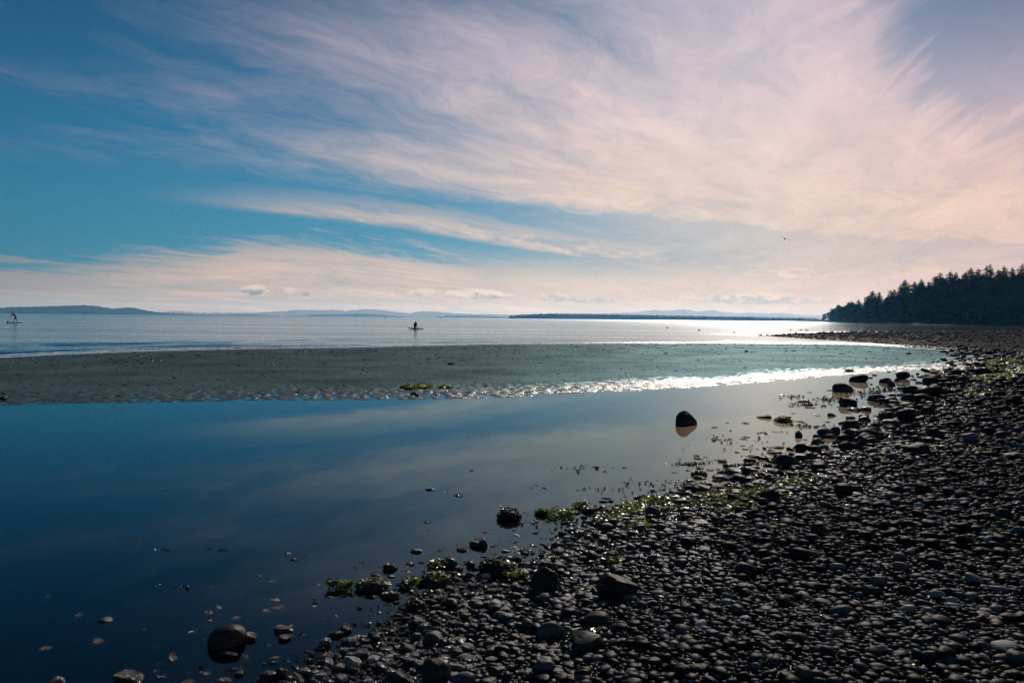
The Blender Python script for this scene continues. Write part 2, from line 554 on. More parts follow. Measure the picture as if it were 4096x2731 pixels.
# ------------------------------------------------------------------ water
def water_mats():
    m, N = new_mat('pool_water')
    pos = N.n('ShaderNodeNewGeometry').outputs['Position']
    h = N.add(N.mul(N.noise(pos, 1.1, 3, 0.5), 0.5), N.mul(N.noise(pos, 5.0, 3, 0.5), 0.10), N.mul(N.noise(N.xyz(N.mul(N.sep(pos)[0], 0.9), N.mul(N.sep(pos)[1], 7.0)), 1.0, 3, 0.5), 0.05))
    nrm = bump(N, h, 0.10, 0.02)
    fr = N.n('ShaderNodeFresnel', {'IOR': 1.333, 'Normal': nrm}).outputs[0]
    g1 = N.n('ShaderNodeBsdfGlossy', {'Color': (0.50, 0.79, 0.89), 'Roughness': 0.02, 'Normal': nrm}).outputs[0]
    g2 = N.n('ShaderNodeBsdfGlossy', {'Color': (1.0, 0.78, 0.64), 'Roughness': 0.22, 'Normal': nrm}).outputs[0]
    gl = N.n('ShaderNodeMixShader', {0: 0.064, 1: g1, 2: g2}).outputs[0]
    tr = N.n('ShaderNodeBsdfTransparent', {'Color': (0.34, 0.50, 0.52)}).outputs[0]
    mx = N.n('ShaderNodeMixShader', {0: fr, 1: tr, 2: gl}).outputs[0]
    finish(N, mx)
    m2, N = new_mat('sea_water')
    pos = N.n('ShaderNodeNewGeometry').outputs['Position']
    x, y, z = N.sep(pos)
    d = N.m('SQRT', N.add(N.mul(x, x), N.mul(y, y)))
    cat = N.noise(N.xyz(N.mul(x, 0.010), N.mul(y, 0.045)), 1.0, 5, 0.6)      # cat's-paws: patches of rippled and slick water
    paw = N.ss(cat, 0.42, 0.60, 0.45, 1.0)
    w1 = N.noise(N.xyz(N.mul(x, 0.30), N.mul(y, 0.9)), 1.0, 4, 0.55)
    w2 = N.noise(N.xyz(N.mul(x, 1.4), N.mul(y, 3.0)), 1.0, 4, 0.55)
    near = N.ss(d, 160, 25)
    w0 = N.noise(N.xyz(N.mul(x, 0.022), N.mul(y, 0.14)), 1.0, 4, 0.55)
    h = N.add(N.mul(w1, 0.5), N.mul(w2, N.mul(near, 0.16)), N.mul(w0, 1.6))
    azs = N.mul(N.m('ARCTAN2', x, y), 180 / math.pi)
    lee = N.mul(N.ss(azs, 17, 23), N.ss(d, 90, 150))
    amp = N.mul(paw, N.mixf(lee, 1.0, 0.16), N.lin(d, 20, 400, 0.75, 0.62))
    nrm = bump(N, h, amp, 0.35)
    rough = N.lin(d, 20, 1500, 0.08, 0.22)
    rough = N.mixf(lee, rough, 0.05)
    fr = N.n('ShaderNodeFresnel', {'IOR': 1.333, 'Normal': nrm}).outputs[0]
    b0 = N.n('ShaderNodeBsdfDiffuse', {'Color': (0.004, 0.020, 0.028), 'Normal': nrm}).outputs[0]
    b1 = N.n('ShaderNodeBsdfGlossy', {'Color': (0.82, 0.92, 0.96), 'Roughness': rough, 'Normal': nrm}).outputs[0]
    b2 = N.n('ShaderNodeBsdfGlossy', {'Color': (1.0, 0.72, 0.54), 'Roughness': 0.46, 'Normal': nrm}).outputs[0]
    b1 = N.n('ShaderNodeMixShader', {0: N.mixf(lee, 0.014, 0.0), 1: b1, 2: b2}).outputs[0]
    b = N.n('ShaderNodeMixShader', {0: fr, 1: b0, 2: b1})
    # over the shoals the water is broken into tiny wavelets that catch the sun
    sh = N.n('ShaderNodeAttribute', attribute_name='shoal').outputs['Fac']
    chop = N.ss(N.noise(N.xyz(N.mul(x, 0.35), N.mul(y, 0.75)), 1.0, 6, 0.75), 0.47, 0.60)
    g_ = N.n('ShaderNodeBsdfGlossy', {'Color': (1, 1, 1), 'Roughness': 0.36, 'Normal': nrm}).outputs[0]
    finish(N, N.n('ShaderNodeMixShader', {0: N.mul(sh, chop, 0.65), 1: b.outputs[0], 2: g_}).outputs[0])
    return m, m2


M_POOL, M_SEA = water_mats()
a_p = np.radians(np.linspace(-75, 28.9, 220))
ad = np.degrees(a_p)
t = np.linspace(0, 1, 60)
r0, r1 = np.maximum(ip(SHORE, ad) - 1.4, 1.0), ip(FAR_EDGE, ad) + 2.6
RP = r0[:, None] + (r1 - r0)[:, None] * t[None]
PX, PY = RP * np.sin(a_p)[:, None], RP * np.cos(a_p)[:, None]


def grid_faces(na, nr):
    i = np.arange(na * nr).reshape(na, nr)
    return np.stack([i[:-1, :-1], i[1:, :-1], i[1:, 1:], i[:-1, 1:]], -1).reshape(-1, 4)


put('tide_pool_water', mesh_np('tide_pool_water', np.stack([PX.ravel(), PY.ravel(), np.zeros(PX.size)], 1), grid_faces(*PX.shape), True, M_POOL), kind='structure')

a_s = np.radians(np.concatenate([np.linspace(-75, -36, 24, endpoint=False), np.linspace(-36, 36, 300, endpoint=False), np.linspace(36, 75, 25)]))
ad = np.degrees(a_s)
dd = np.concatenate([np.linspace(-5.0, 22.0, 190, endpoint=False), np.geomspace(22.0, 30500.0, 130)])
RS = ip(SEA_EDGE, ad)[:, None] + dd[None]
SX, SY = RS * np.sin(a_s)[:, None], RS * np.cos(a_s)[:, None]
tang = np.radians(ad)[:, None] * RS
n = fbm(tang * 0.09, RS * 0.12, 3)
ph = 2 * np.pi * (dd[None] * 0.27 + 1.2 * n) + 0.4
crest = (0.5 + 0.5 * np.cos(ph)) ** 4
var = 0.55 + 0.9 * np.clip(fbm(tang * 0.16 + 40, RS * 0.2 + 3, 3) + 0.25, 0, 1)
leftside = sstep(-ad, -12, 22)[:, None]
A = sstep(dd, 0.2, 1.6) * sstep(dd, 24, 5)
SZ = -0.004 + (0.030 + 0.050 * leftside) * A[None] * var * (crest - 0.15) + 0.006 * fbm(tang * 0.8, RS * 1.3, 3) * sstep(dd, 0.1, 2)[None] * sstep(dd, 60, 20)[None]
me = mesh_np('sea', np.stack([SX.ravel(), SY.ravel(), SZ.ravel()], 1), grid_faces(*SX.shape), True, M_SEA)
d1 = np.abs(RS - ip(SEA_EDGE, ad)[:, None])
sf = ip(SPIT_FAR, ad)[:, None]
tip = sstep(ad, SPIT_FAR[0][0] - 4.0, SPIT_FAR[0][0] + 1.5)[:, None]
sn = ip(SPIT_NEAR, ad)[:, None]
strait = tip * sstep(d1, 9, 2) * sstep(sn - RS, -4, 4)
ragged = 4.0 * fbm(tang * 0.05, RS * 0.02 + 7, 3)
beyond = tip * sstep(np.abs(RS - sf - 6 + ragged), 9, 4)
vattr(me, 'shoal', np.clip(np.maximum(np.maximum(sstep(d1, 2.6, 0.6) * 0.8, strait * 0.7), beyond * 0.9), 0, 1).ravel())
put('sea', me, kind='structure')


# ------------------------------------------------------------------ far land
def hill_mat(name, c0, c1, sc):
    m, N = new_mat(name)
    pos = N.n('ShaderNodeNewGeometry').outputs['Position']
    a = N.noise(pos, sc, 5, 0.6)
    c = N.ramp(a, [(0.35, c0), (0.65, c1)])
    b = N.n('ShaderNodeBsdfPrincipled', {'Base Color': c, 'Roughness': 0.95, 'Specular IOR Level': 0.05, 'Normal': bump(N, a, 0.6, 8.0)})
    finish(N, b.outputs[0])
    return m


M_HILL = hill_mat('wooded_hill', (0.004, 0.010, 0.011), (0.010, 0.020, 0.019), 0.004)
M_HAZE_HILL = hill_mat('haze_tinted_hill', (0.24, 0.17, 0.125), (0.32, 0.23, 0.17), 0.002)  # paleness of distant haze painted into the base colour
M_HAZE_MOUNTAIN = hill_mat('haze_tinted_mountain', (0.50, 0.34, 0.23), (0.70, 0.48, 0.33), 0.001)  # base colour lightened and warmed to paint the fade of far haze


def ridge(name, pts, D, width, rough, seed, crown=0.0, mat=None):
    """a range of hills whose crest passes through the given skyline, D metres away"""
    xs = np.linspace(pts[0][0], pts[-1][0], 420)
    ys = np.interp(xs, [p[0] for p in pts], [p[1] for p in pts])
    ys = ys + rough * (vnoise(xs * 0.11 + seed, xs * 0 + seed) - 0.5) + crown * (vnoise(xs * 0.55 + seed, xs * 0) - 0.5)
    prof = [(-1.0, -0.03), (-0.97, 0.03), (-0.8, 0.16), (-0.55, 0.40), (-0.3, 0.72), (-0.12, 0.93), (0.0, 1.0), (0.3, 0.85), (0.7, 0.4), (1.0, -0.03)]
    if crown:
        prof = [(-1.0, -0.05), (-0.98, 0.05), (-0.95, 0.40), (-0.9, 0.72), (-0.7, 0.86), (-0.3, 0.95), (0.0, 1.0), (0.4, 0.95), (0.9, 0.7), (1.0, -0.05)]
    rng = np.random.default_rng(seed)
    V = []
    for i, (x, y) in enumerate(zip(xs, ys)):
        d = ray(float(x), level(float(x), float(y)))
        hd = math.hypot(d.x, d.y)
        top = max(CAM_H + D * d.z / hd, 0.5)
        for k, (o, h) in enumerate(prof):
            wob_ = 0.0 if k in (0, 6, len(prof) - 1) else 0.30 * (vnoise(np.float64(x * 0.02 + k * 3.1 + seed), np.float64(k * 1.7)) - 0.5)
            q = D + width * (o + wob_ * 0.4)
            V.append((d.x / hd * q, d.y / hd * q, top * (h + wob_ * h * (1 - h) * 2) if h > 0 else -4.0))
    me = mesh_np(name, V, grid_faces(len(xs), len(prof)), True, mat or M_HILL)
    return put(name, me, kind='structure')


ridge('hills', [(-700, 1248), (-400, 1236), (-200, 1230), (0, 1233), (48, 1229), (119, 1228), (208, 1225), (333, 1220), (387, 1223), (446, 1233), (470, 1232), (506, 1229), (545, 1231), (565, 1236), (600, 1243),
                (640, 1249), (744, 1254), (860, 1258), (900, 1260)], 12000, 1500, 2.0, 3)
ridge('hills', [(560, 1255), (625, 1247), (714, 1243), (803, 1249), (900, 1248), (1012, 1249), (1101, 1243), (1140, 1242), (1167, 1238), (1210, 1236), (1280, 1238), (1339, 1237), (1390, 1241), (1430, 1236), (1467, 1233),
                (1520, 1236), (1580, 1243), (1640, 1249), (1690, 1240), (1760, 1243), (1800, 1247), (1900, 1252), (2030, 1255), (2100, 1262), (2160, 1271)], 21500, 2000, 2.5, 8, 0.0, M_HAZE_HILL)
ridge('hills', [(770, 1263), (860, 1256), (960, 1254), (1040, 1255), (1130, 1262), (1180, 1260), (1250, 1256), (1330, 1254), (1440, 1252), (1520, 1255), (1600, 1262), (1700, 1266), (1790, 1258), (1900, 1257), (2000, 1262), (2100, 1270)],
      16500, 1400, 2.0, 15)
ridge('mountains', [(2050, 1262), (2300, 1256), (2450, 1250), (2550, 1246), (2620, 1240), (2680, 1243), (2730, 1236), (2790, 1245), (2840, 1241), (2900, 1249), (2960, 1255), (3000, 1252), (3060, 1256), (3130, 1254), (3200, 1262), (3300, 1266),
                    (3500, 1262), (3800, 1258), (4300, 1262), (4700, 1268)], 28000, 1800, 3.0, 22, 0.0, M_HAZE_MOUNTAIN)
ridge('island_hills', [(2030, 1272), (2038, 1260), (2044, 1257), (2100, 1254), (2200, 1251), (2300, 1252), (2400, 1254), (2550, 1258), (2700, 1262), (2800, 1265), (2900, 1267), (3000, 1269), (3100, 1272), (3200, 1274), (3262, 1276), (3285, 1281), (3340, 1290)],
      8000, 500, 1.5, 31, 2.4)

# ------------------------------------------------------------------ the wooded headland
HEAD = [(3270, 1286.5), (3285, 1286.8), (3300, 1287.6), (3350, 1289.4), (3400, 1291.2), (3500, 1294.2), (3600, 1297.0), (3700, 1299.0), (3800, 1300.6), (3950, 1302.6), (4096, 1304.5), (4400, 1309), (4900, 1316), (5600, 1326)]


def head_d(px):
    y = np.interp(px, [p[0] for p in HEAD], [p[1] for p in HEAD])
    v = at(px, float(y))
    return math.hypot(v.x, v.y), v.xy.normalized()


PROF = [(-6, -0.6), (0, 0.0), (6, 0.6), (16, 1.3), (24, 1.9), (30, 3.2), (42, 6.5), (60, 10.5), (85, 13.5), (120, 14.0), (200, 13.5), (260, 9), (300, -1)]


def head_z(px, o):
    s = np.interp(px, [3270, 3300, 3450, 3700, 5600], [0.15, 0.35, 0.75, 1.0, 1.1])
    z = np.interp(o, [p[0] for p in PROF], [p[1] for p in PROF])
    return float(z * (s if z > 2.0 else 1.0) + 0.25 * (vnoise(np.float64(px * 0.05), np.float64(o * 0.13)) - 0.5))


def shingle_mat():
    m, N = new_mat('dark_shingle')
    pos = N.n('ShaderNodeNewGeometry').outputs['Position']
    a = N.noise(pos, 0.35, 6, 0.7)
    c = N.ramp(a, [(0.38, (0.006, 0.008, 0.009)), (0.60, (0.014, 0.015, 0.016)), (0.74, (0.06, 0.06, 0.058))])
    b = N.n('ShaderNodeBsdfPrincipled', {'Base Color': c, 'Roughness': 0.8, 'Specular IOR Level': 0.15, 'Normal': bump(N, a, 1.0, 0.6)})
    finish(N, coated(N, c, 0.5, 0.006, bump(N, a, 1.0, 0.6)))
    return m


M_SHINGLE = shingle_mat()
hx = np.concatenate([np.linspace(3270, 3420, 60), np.linspace(3424, 5600, 160)])
V = []
for px in hx:
    d, u = head_d(float(px))
    for o, _ in PROF:
        q = d + o * float(np.interp(px, [3270, 3400], [0.5, 1.0]))
        V.append((u.x * q, u.y * q, head_z(float(px), o)))
put('headland_terrain', mesh_np('headland_terrain', V, grid_faces(len(hx), len(PROF)), True, M_SHINGLE), kind='structure')


def leaf_mat(name, c0, c1, trans):
    m, N = new_mat(name)
    rnd = N.n('ShaderNodeObjectInfo').outputs['Random']
    pos = N.n('ShaderNodeNewGeometry').outputs['Position']
    a = N.add(N.mul(N.noise(pos, 0.4, 3, 0.6), 0.7), N.mul(rnd, 0.3))
    c = N.ramp(a, [(0.3, c0), (0.7, c1)])
    d = N.n('ShaderNodeBsdfDiffuse', {'Color': c}).outputs[0]
    t_ = N.n('ShaderNodeBsdfTranslucent', {'Color': c}).outputs[0]
    finish(N, N.n('ShaderNodeMixShader', {0: trans, 1: d, 2: t_}).outputs[0])
    return m


M_CONIFER = leaf_mat('conifer_needles', (0.006, 0.015, 0.016), (0.014, 0.030, 0.024), 0.06)
M_BROAD = leaf_mat('broad_leaves', (0.010, 0.026, 0.019), (0.024, 0.046, 0.026), 0.12)
m_, N_ = new_mat('tree_bark')
finish(N_, N_.n('ShaderNodeBsdfPrincipled', {'Base Color': (0.035, 0.028, 0.024), 'Roughness': 0.9}).outputs[0])
M_BARK = m_


def trunk_mesh(h, r, seed, lean=0.02):
    rng = np.random.default_rng(seed)
    lv = np.linspace(0, 1, 6)
    ox, oy = np.cumsum(rng.normal(0, lean, 6)), np.cumsum(rng.normal(0, lean, 6))
    V = [(ox[i] * h + r * (1 - 0.88 * l) * math.cos(k * math.pi / 3), oy[i] * h + r * (1 - 0.88 * l) * math.sin(k * math.pi / 3), l * h) for i, l in enumerate(lv) for k in range(6)]
    F = [(i * 6 + k, i * 6 + (k + 1) % 6, i * 6 + 6 + (k + 1) % 6, i * 6 + 6 + k) for i in range(5) for k in range(6)]
    return V, F


def conifer_mesh(seed):
    """unit-height fir: whorls of drooping boughs, each a ragged spray"""
    rng = np.random.default_rng(seed)
    V, F = [], []
    base = rng.uniform(0.10, 0.25)
    wid = rng.uniform(0.20, 0.29)
    nl = 25
    for l in range(nl):
        f = l / (nl - 1)
        z = base + (0.985 - base) * f ** 0.92
        L0 = wid * (1 - f) ** 0.55 * rng.uniform(0.65, 1.25) + 0.012
        for b in range(rng.integers(8, 12)):
            if rng.random() < 0.12:
                continue
            a = rng.uniform(0, 2 * math.pi)
            L = L0 * rng.uniform(0.6, 1.15)
            droop = rng.uniform(0.05, 0.42) * (1 - f * 0.8)
            ca, sa = math.cos(a), math.sin(a)
            w = L * rng.uniform(0.30, 0.50)
            for s in range(4):
                t0, t1 = s / 4 - 0.05, (s + 1) / 4 + 0.08
                ww = w * (1.05 - 0.7 * abs(t1 - 0.55)) * rng.uniform(0.7, 1.2)
                i = len(V)
                z0, z1 = z - droop * L * t0 ** 1.4 if t0 > 0 else z, z - droop * L * t1 ** 1.4
                up = rng.uniform(-0.25, 0.25) * w
                V += [(ca * L * t0, sa * L * t0, z0 + 0.012), (ca * L * t1 - sa * ww, sa * L * t1 + ca * ww, z1 - 0.012 + up), (ca * L * (t1 + 0.1), sa * L * (t1 + 0.1), z1 - 0.008), (ca * L * t1 + sa * ww, sa * L * t1 - ca * ww, z1 - 0.012 - up)]
                F.append((i, i + 1, i + 2, i + 3))
    i = len(V)
    V += [(-0.006, 0, 0.95), (0.006, 0.004, 0.95), (0.0, 0.0, 1.02), (0.0, -0.006, 0.95)]
    F.append((i, i + 1, i + 2, i + 3))
    return V, F


def broad_mesh(seed):
    """unit-height broadleaf crown: leaf clumps gathered in uneven masses"""
    rng = np.random.default_rng(seed)
    V, F = [], []
    for c in range(11):
        a, rr = rng.uniform(0, 6.28), rng.uniform(0.03, 0.30)
        cz = rng.uniform(0.28, 0.86)
        rr *= 1.1 - abs(cz - 0.5)
        cx, cy, cr = rr * math.cos(a), rr * math.sin(a), rng.uniform(0.09, 0.17)
        for k in range(46):
            d = rng.normal(size=3)
            d /= np.linalg.norm(d)
            p = np.array([cx, cy, cz]) + d * cr * rng.uniform(0.55, 1.08) * np.array([1, 1, 0.85])
            t1 = rng.normal(size=3)
            t1 /= np.linalg.norm(t1)
            t2 = np.cross(t1, d + 0.5 * rng.normal(size=3))
            t2 /= np.linalg.norm(t2) + 1e-6
            s = rng.uniform(0.020, 0.046)
            i = len(V)
            V += [tuple(p - t1 * s), tuple(p + t2 * s * 0.7), tuple(p + t1 * s), tuple(p - t2 * s * 0.7)]
            F.append((i, i + 1, i + 2, i + 3))
    return V, F


CON = [mesh_np('conifer_crown', *conifer_mesh(100 + i), False, M_CONIFER) for i in range(7)]
BRO = [mesh_np('broadleaf_crown', *broad_mesh(200 + i), False, M_BROAD) for i in range(6)]
TRK = [mesh_np('trunk', *trunk_mesh(0.93, 0.016, 300 + i), True, M_BARK) for i in range(4)]
TRKB = [mesh_np('trunk', *trunk_mesh(0.62, 0.024, 320 + i, 0.03), True, M_BARK) for i in range(4)]
trng = np.random.default_rng(77)
n_tree = 0


def tree(kind, px, o, h, label, group=None, wide=1.0):
    global n_tree
    d, u = head_d(float(px))
    q = d + o
    z = head_z(float(px), o) - 0.3
    t_ = put('conifer_tree' if kind == 'c' else 'broadleaf_tree', None, loc=(u.x * q, u.y * q, z), label=label, cat='tree', group=group)
    t_.rotation_euler = (trng.normal(0, 0.02), trng.normal(0, 0.02), trng.uniform(0, 6.28))
    w = h * wide
    t_.scale = (w, w, h)
    put('crown', (CON if kind == 'c' else BRO)[n_tree % (7 if kind == 'c' else 6)], parent=t_)
    put('trunk', (TRK if kind == 'c' else TRKB)[n_tree % 4], parent=t_)
    n_tree += 1
    return t_


TOPS = [(3291, 1268), (3304, 1240), (3324, 1231), (3354, 1216), (3405, 1203), (3433, 1195), (3466, 1184), (3486, 1160), (3516, 1166), (3556, 1157), (3577, 1155), (3601, 1140), (3626, 1116), (3655, 1124),
        (3682, 1115), (3714, 1124), (3735, 1101), (3759, 1087), (3790, 1084), (3822, 1086), (3854, 1087), (3888, 1069), (3912, 1072), (3937, 1060), (3960, 1052), (3991, 1077), (4009, 1062), (4048, 1067), (4081, 1053)]
NAMED = {3291: ('b', 'small rounded tree at the very tip of the headland, above the water'), 3304: ('b', 'second tree from the seaward tip of the headland, round crowned'),
         3486: ('c', 'tall layered fir breaking the skyline on the low left slope of the headland'), 3516: ('c', 'shorter fir just right of the tall layered fir on the low slope'),
         3556: ('c', 'pointed fir leaning above the left third of the wooded skyline'), 3601: ('c', 'slim fir directly left of the broad flat-topped fir halfway up the skyline'),
         3626: ('c', 'broad flat-topped fir halfway up the headland skyline'), 3682: ('c', 'fir with open level boughs right of the broad flat-topped fir'),
         3735: ('c', 'fir at the foot of the step where the skyline rises to the right'), 3759: ('c', 'dense tall fir standing on the step in the wooded skyline'),
         3790: ('c', 'fir with a lopsided top just right of the dense fir on the skyline step'), 3888: ('c', 'fir with a broad bushy top left of the slender spire'),
         3937: ('c', 'fir crowding the left side of the slender spire'), 3960: ('c', 'slender narrow spire of a fir, the sharpest point of the skyline'),
         4009: ('c', 'cone-shaped fir standing right of the slender spire'), 4048: ('c', 'thin fir in the dip before the last tall tree of the skyline'),
         4081: ('c', 'tallest fir of the headland, close to the right edge of the photo')}
for px, py in TOPS:
    d, u = head_d(px)
    o = float(np.interp(px, [3291, 3400, 3700], [8, 45, 80])) + trng.uniform(-6, 6)
    rr = ray(px, py)
    top = CAM_H + (d + o) * rr.z / math.hypot(rr.x, rr.y)
    h = max(6.0, top - head_z(px, o) + 0.3)
    k, lab = NAMED.get(px, ('c', 'dark fir on the skyline of the wooded headland'))
    tree(k, px, o, h, lab, 'trees along the skyline of the headland', {3960: 0.62, 4048: 0.75, 3626: 1.25, 3888: 1.3, 3486: 1.15}.get(px, 1.0) * trng.uniform(0.95, 1.2))
SHORT = [(3291, 'the tree at the headland tip'), (3350, 'the low wood near the tip'), (3420, 'the even skyline'), (3486, 'the tall layered fir'), (3556, 'the pointed leaning fir'), (3601, 'the slim fir'), (3626, 'the broad flat-topped fir'), (3682, 'the fir with level boughs'),
         (3735, 'the step in the skyline'), (3790, 'the lopsided fir'), (3850, 'the even skyline past the step'), (3888, 'the broad bushy fir'), (3960, 'the slender spire'), (4009, 'the cone-shaped fir'), (4048, 'the thin fir in the dip'), (4081, 'the tallest fir')]


def where(px, o):
    k, s_ = min(SHORT, key=lambda t_: abs(t_[0] - px))
    if px > 4130:
        return 'on the headland past the right edge of the photo'
    row = 'low under' if o < 38 else 'on the slope under' if o < 62 else 'high up under'
    side = '' if abs(px - k) < 9 else ', to its left' if px < k else ', to its right'
    return f'{row} {s_}{side}'


tx, ty = [p[0] for p in TOPS] + [4300, 5000, 5500], [p[1] for p in TOPS] + [1040, 1000, 990]
for i in range(315):
    px = float(3296 + 870 * trng.random() ** 0.85) if i < 235 else float(trng.uniform(4160, 5300))
    front = trng.random() < 0.52
    d, u = head_d(px)
    sc = float(np.interp(px, [3296, 3420], [0.4, 1.0]))
    o = (trng.uniform(27, 52) if front else trng.uniform(50, 105)) * sc
    env = float(np.interp(px, tx, ty)) + trng.uniform(9, 38)
    rr = ray(px, env)
    cap = CAM_H + (d + o) * rr.z / math.hypot(rr.x, rr.y) - head_z(px, o)
    h = min(trng.uniform(11, 20) if front else trng.uniform(19, 28), cap)
    if h < 3.5:
        continue
    if front or px < 3330 or i % 4 == 0:
        tree('b', px, o, h, f'dark broadleaf tree {where(px, o)}', 'broadleaf trees on the headland slope', trng.uniform(1.1, 1.6))
    else:
        tree('c', px, o, h, f'dark fir {where(px, o)}', 'firs within the headland wood', trng.uniform(0.9, 1.25))

for i in range(26):
    px = float(3287 + 130 * trng.random())
    o = trng.uniform(3, 34) * float(np.interp(px, [3287, 3420], [0.35, 1.0]))
    d, u = head_d(px)
    rr = ray(px, float(np.interp(px, tx, ty)) + trng.uniform(0, 16))
    h = CAM_H + (d + o) * rr.z / math.hypot(rr.x, rr.y) - head_z(px, o)
    if h > 4:
        tree('b', px, o, h, 'dark round-headed tree in the low wood towards the tip of the headland', 'trees of the low wood at the headland tip', trng.uniform(0.8, 1.3))

# bushes along the foot of the slope, nobody could count them
V, F = [], []
for i in range(5200):
    px = float(trng.uniform(3284, 5300))
    d, u = head_d(px)
    o = trng.uniform(23, 46) * float(np.interp(px, [3284, 3420], [0.35, 1.0]))
    p = np.array([u.x * (d + o), u.y * (d + o), head_z(px, o) + abs(trng.normal(0, 1.1)) + 0.2])
    t1, t2 = trng.normal(size=3), trng.normal(size=3)
    t1, t2 = t1 / np.linalg.norm(t1), t2 / np.linalg.norm(t2)
    s = trng.uniform(0.35, 0.9)
    j = len(V)
    V += [tuple(p - t1 * s), tuple(p + t2 * s * 0.7), tuple(p + t1 * s), tuple(p - t2 * s * 0.7)]
    F.append((j, j + 1, j + 2, j + 3))
put('undergrowth', mesh_np('undergrowth', V, F, False, M_BROAD), kind='stuff')

# ------------------------------------------------------------------ the air over the strait
m_, N_ = new_mat('haze')
vol = N_.n('ShaderNodeVolumePrincipled', {'Color': (0.15, 0.50, 0.95), 'Density': 4.0e-5, 'Anisotropy': 0.40, 'Absorption Color': (1, 1, 1)})
o_ = N_.n('ShaderNodeOutputMaterial')
N_.t.links.new(vol.outputs[0], o_.inputs['Volume'])
hx0, hx1, hy0, hy1, hz0, hz1 = -31000, 31000, -600, 31000, -6.0, 380.0
V = [(x, y, z) for z in (hz0, hz1) for y in (hy0, hy1) for x in (hx0, hx1)]
F = [(0, 2, 3, 1), (4, 5, 7, 6), (0, 1, 5, 4), (2, 6, 7, 3), (0, 4, 6, 2), (1, 3, 7, 5)]
put('haze', mesh_np('haze', V, F, False, m_), kind='stuff')


# ------------------------------------------------------------------ stones
def stone_mat(name, src):
    m, N = new_mat(name)
    pos = N.n('ShaderNodeNewGeometry').outputs['Position']
    if src == 'object':
        tint = N.n('ShaderNodeObjectInfo').outputs['Color']
        p = N.n('ShaderNodeTexCoord').outputs['Object']
        ofs = N.n('ShaderNodeObjectInfo').outputs['Random']
        pn = N.n('ShaderNodeVectorMath', {0: pos, 1: N.xyz(N.mul(ofs, 7.0), 0.0, 0.0)}, operation='ADD').outputs[0]
    else:
        tint = N.n('ShaderNodeAttribute', attribute_name='stone_tint').outputs['Color']
        pn = pos
    mot = N.noise(pn, 38.0, 5, 0.65)
    spots = N.ss(N.noise(pn, 70.0, 4, 0.65), 0.56, 0.66)
    c = N.mix(1.0, tint, N.ramp(mot, [(0.30, (0.62, 0.62, 0.62)), (0.55, (1.0, 1.0, 1.0)), (0.75, (1.28, 1.26, 1.22))]), 'MULTIPLY')
    c = N.mix(N.mul(spots, 0.45), c, (0.020, 0.024, 0.022))
    damp = N.ss(N.add(N.sep(pos)[2], N.mul(N.sub(N.noise(pos, 3.0, 3), 0.5), 0.16)), 0.14, 0.03)
    rough = N.mixf(damp, 0.50, 0.17)
    film = N.mixf(damp, 0.018, 0.060)
    nrm = bump(N, N.add(mot, N.mul(N.noise(pn, 160.0, 4, 0.6), N.mixf(damp, 0.5, 1.0))), N.mixf(damp, 0.45, 1.0), N.mixf(damp, 0.006, 0.011))
    finish(N, coated(N, c, rough, film, nrm))
    return m


M_STONE_O, M_STONE_S = stone_mat('stone', 'object'), stone_mat('shingle_stone', 'attribute')


def ico(sub):
    bm = bmesh.new()
    bmesh.ops.create_icosphere(bm, subdivisions=sub, radius=1.0)
    V = np.array([v.co[:] for v in bm.verts])
    F = np.array([[v.index for v in f.verts] for f in bm.faces])
    bm.free()
    return V, F


ICO = {s: ico(s) for s in (1, 2, 3, 4)}
ICO[0] = (np.array([(0, 0, 1.0), (0.94, 0, 0.28), (0.28, 0.9, 0.28), (-0.76, 0.55, 0.28), (-0.76, -0.55, 0.28), (0.28, -0.9, 0.28), (0.7, 0.5, -0.6), (-0.3, 0.8, -0.6), (-0.85, 0, -0.6), (-0.3, -0.8, -0.6), (0.7, -0.5, -0.6)]),
          np.array([(0, 1, 2), (0, 2, 3), (0, 3, 4), (0, 4, 5), (0, 5, 1), (1, 6, 2), (2, 7, 3), (3, 8, 4), (4, 9, 5), (5, 10, 1), (2, 6, 7), (3, 7, 8), (4, 8, 9), (5, 9, 10), (1, 10, 6)]))


def stone_shape(sub, seed, angular=0.0, lumpy=0.16):
    """unit stone: a water-worn lump, flatter facets when angular"""
    rng = np.random.default_rng(seed)
    V, F = ICO[sub]
    P = V.copy()
    e = rng.uniform(0.80, 1.0)
    P = np.sign(P) * np.abs(P) ** e
    for k in range(3):
        w = rng.normal(size=3)
        P *= (1 + lumpy * rng.uniform(0.3, 1.0) * np.sin(1.6 * (k + 1) * (V @ w) + rng.uniform(0, 6.28)) / (k + 1))[:, None]
    for k in range(int(3 + 9 * angular)):
        n_ = rng.normal(size=3)
        n_ /= np.linalg.norm(n_)
        lim = rng.uniform(0.62, 0.92) if angular else rng.uniform(0.82, 0.98)
        d_ = P @ n_
        P -= np.outer(np.clip(d_ - lim, 0, None) * (0.85 if angular else 0.6), n_)
    if angular:
        nz = np.array([mnoise.noise(Vector(v * 3.1 + seed)) for v in V])
        nz2 = np.array([mnoise.noise(Vector(v * 8.3 + seed)) for v in V])
        P *= (1 + 0.07 * nz + 0.03 * nz2)[:, None]
    ext = (P.max(0) - P.min(0)) / 2
    P = (P - (P.max(0) + P.min(0)) / 2) / ext
    return P, F


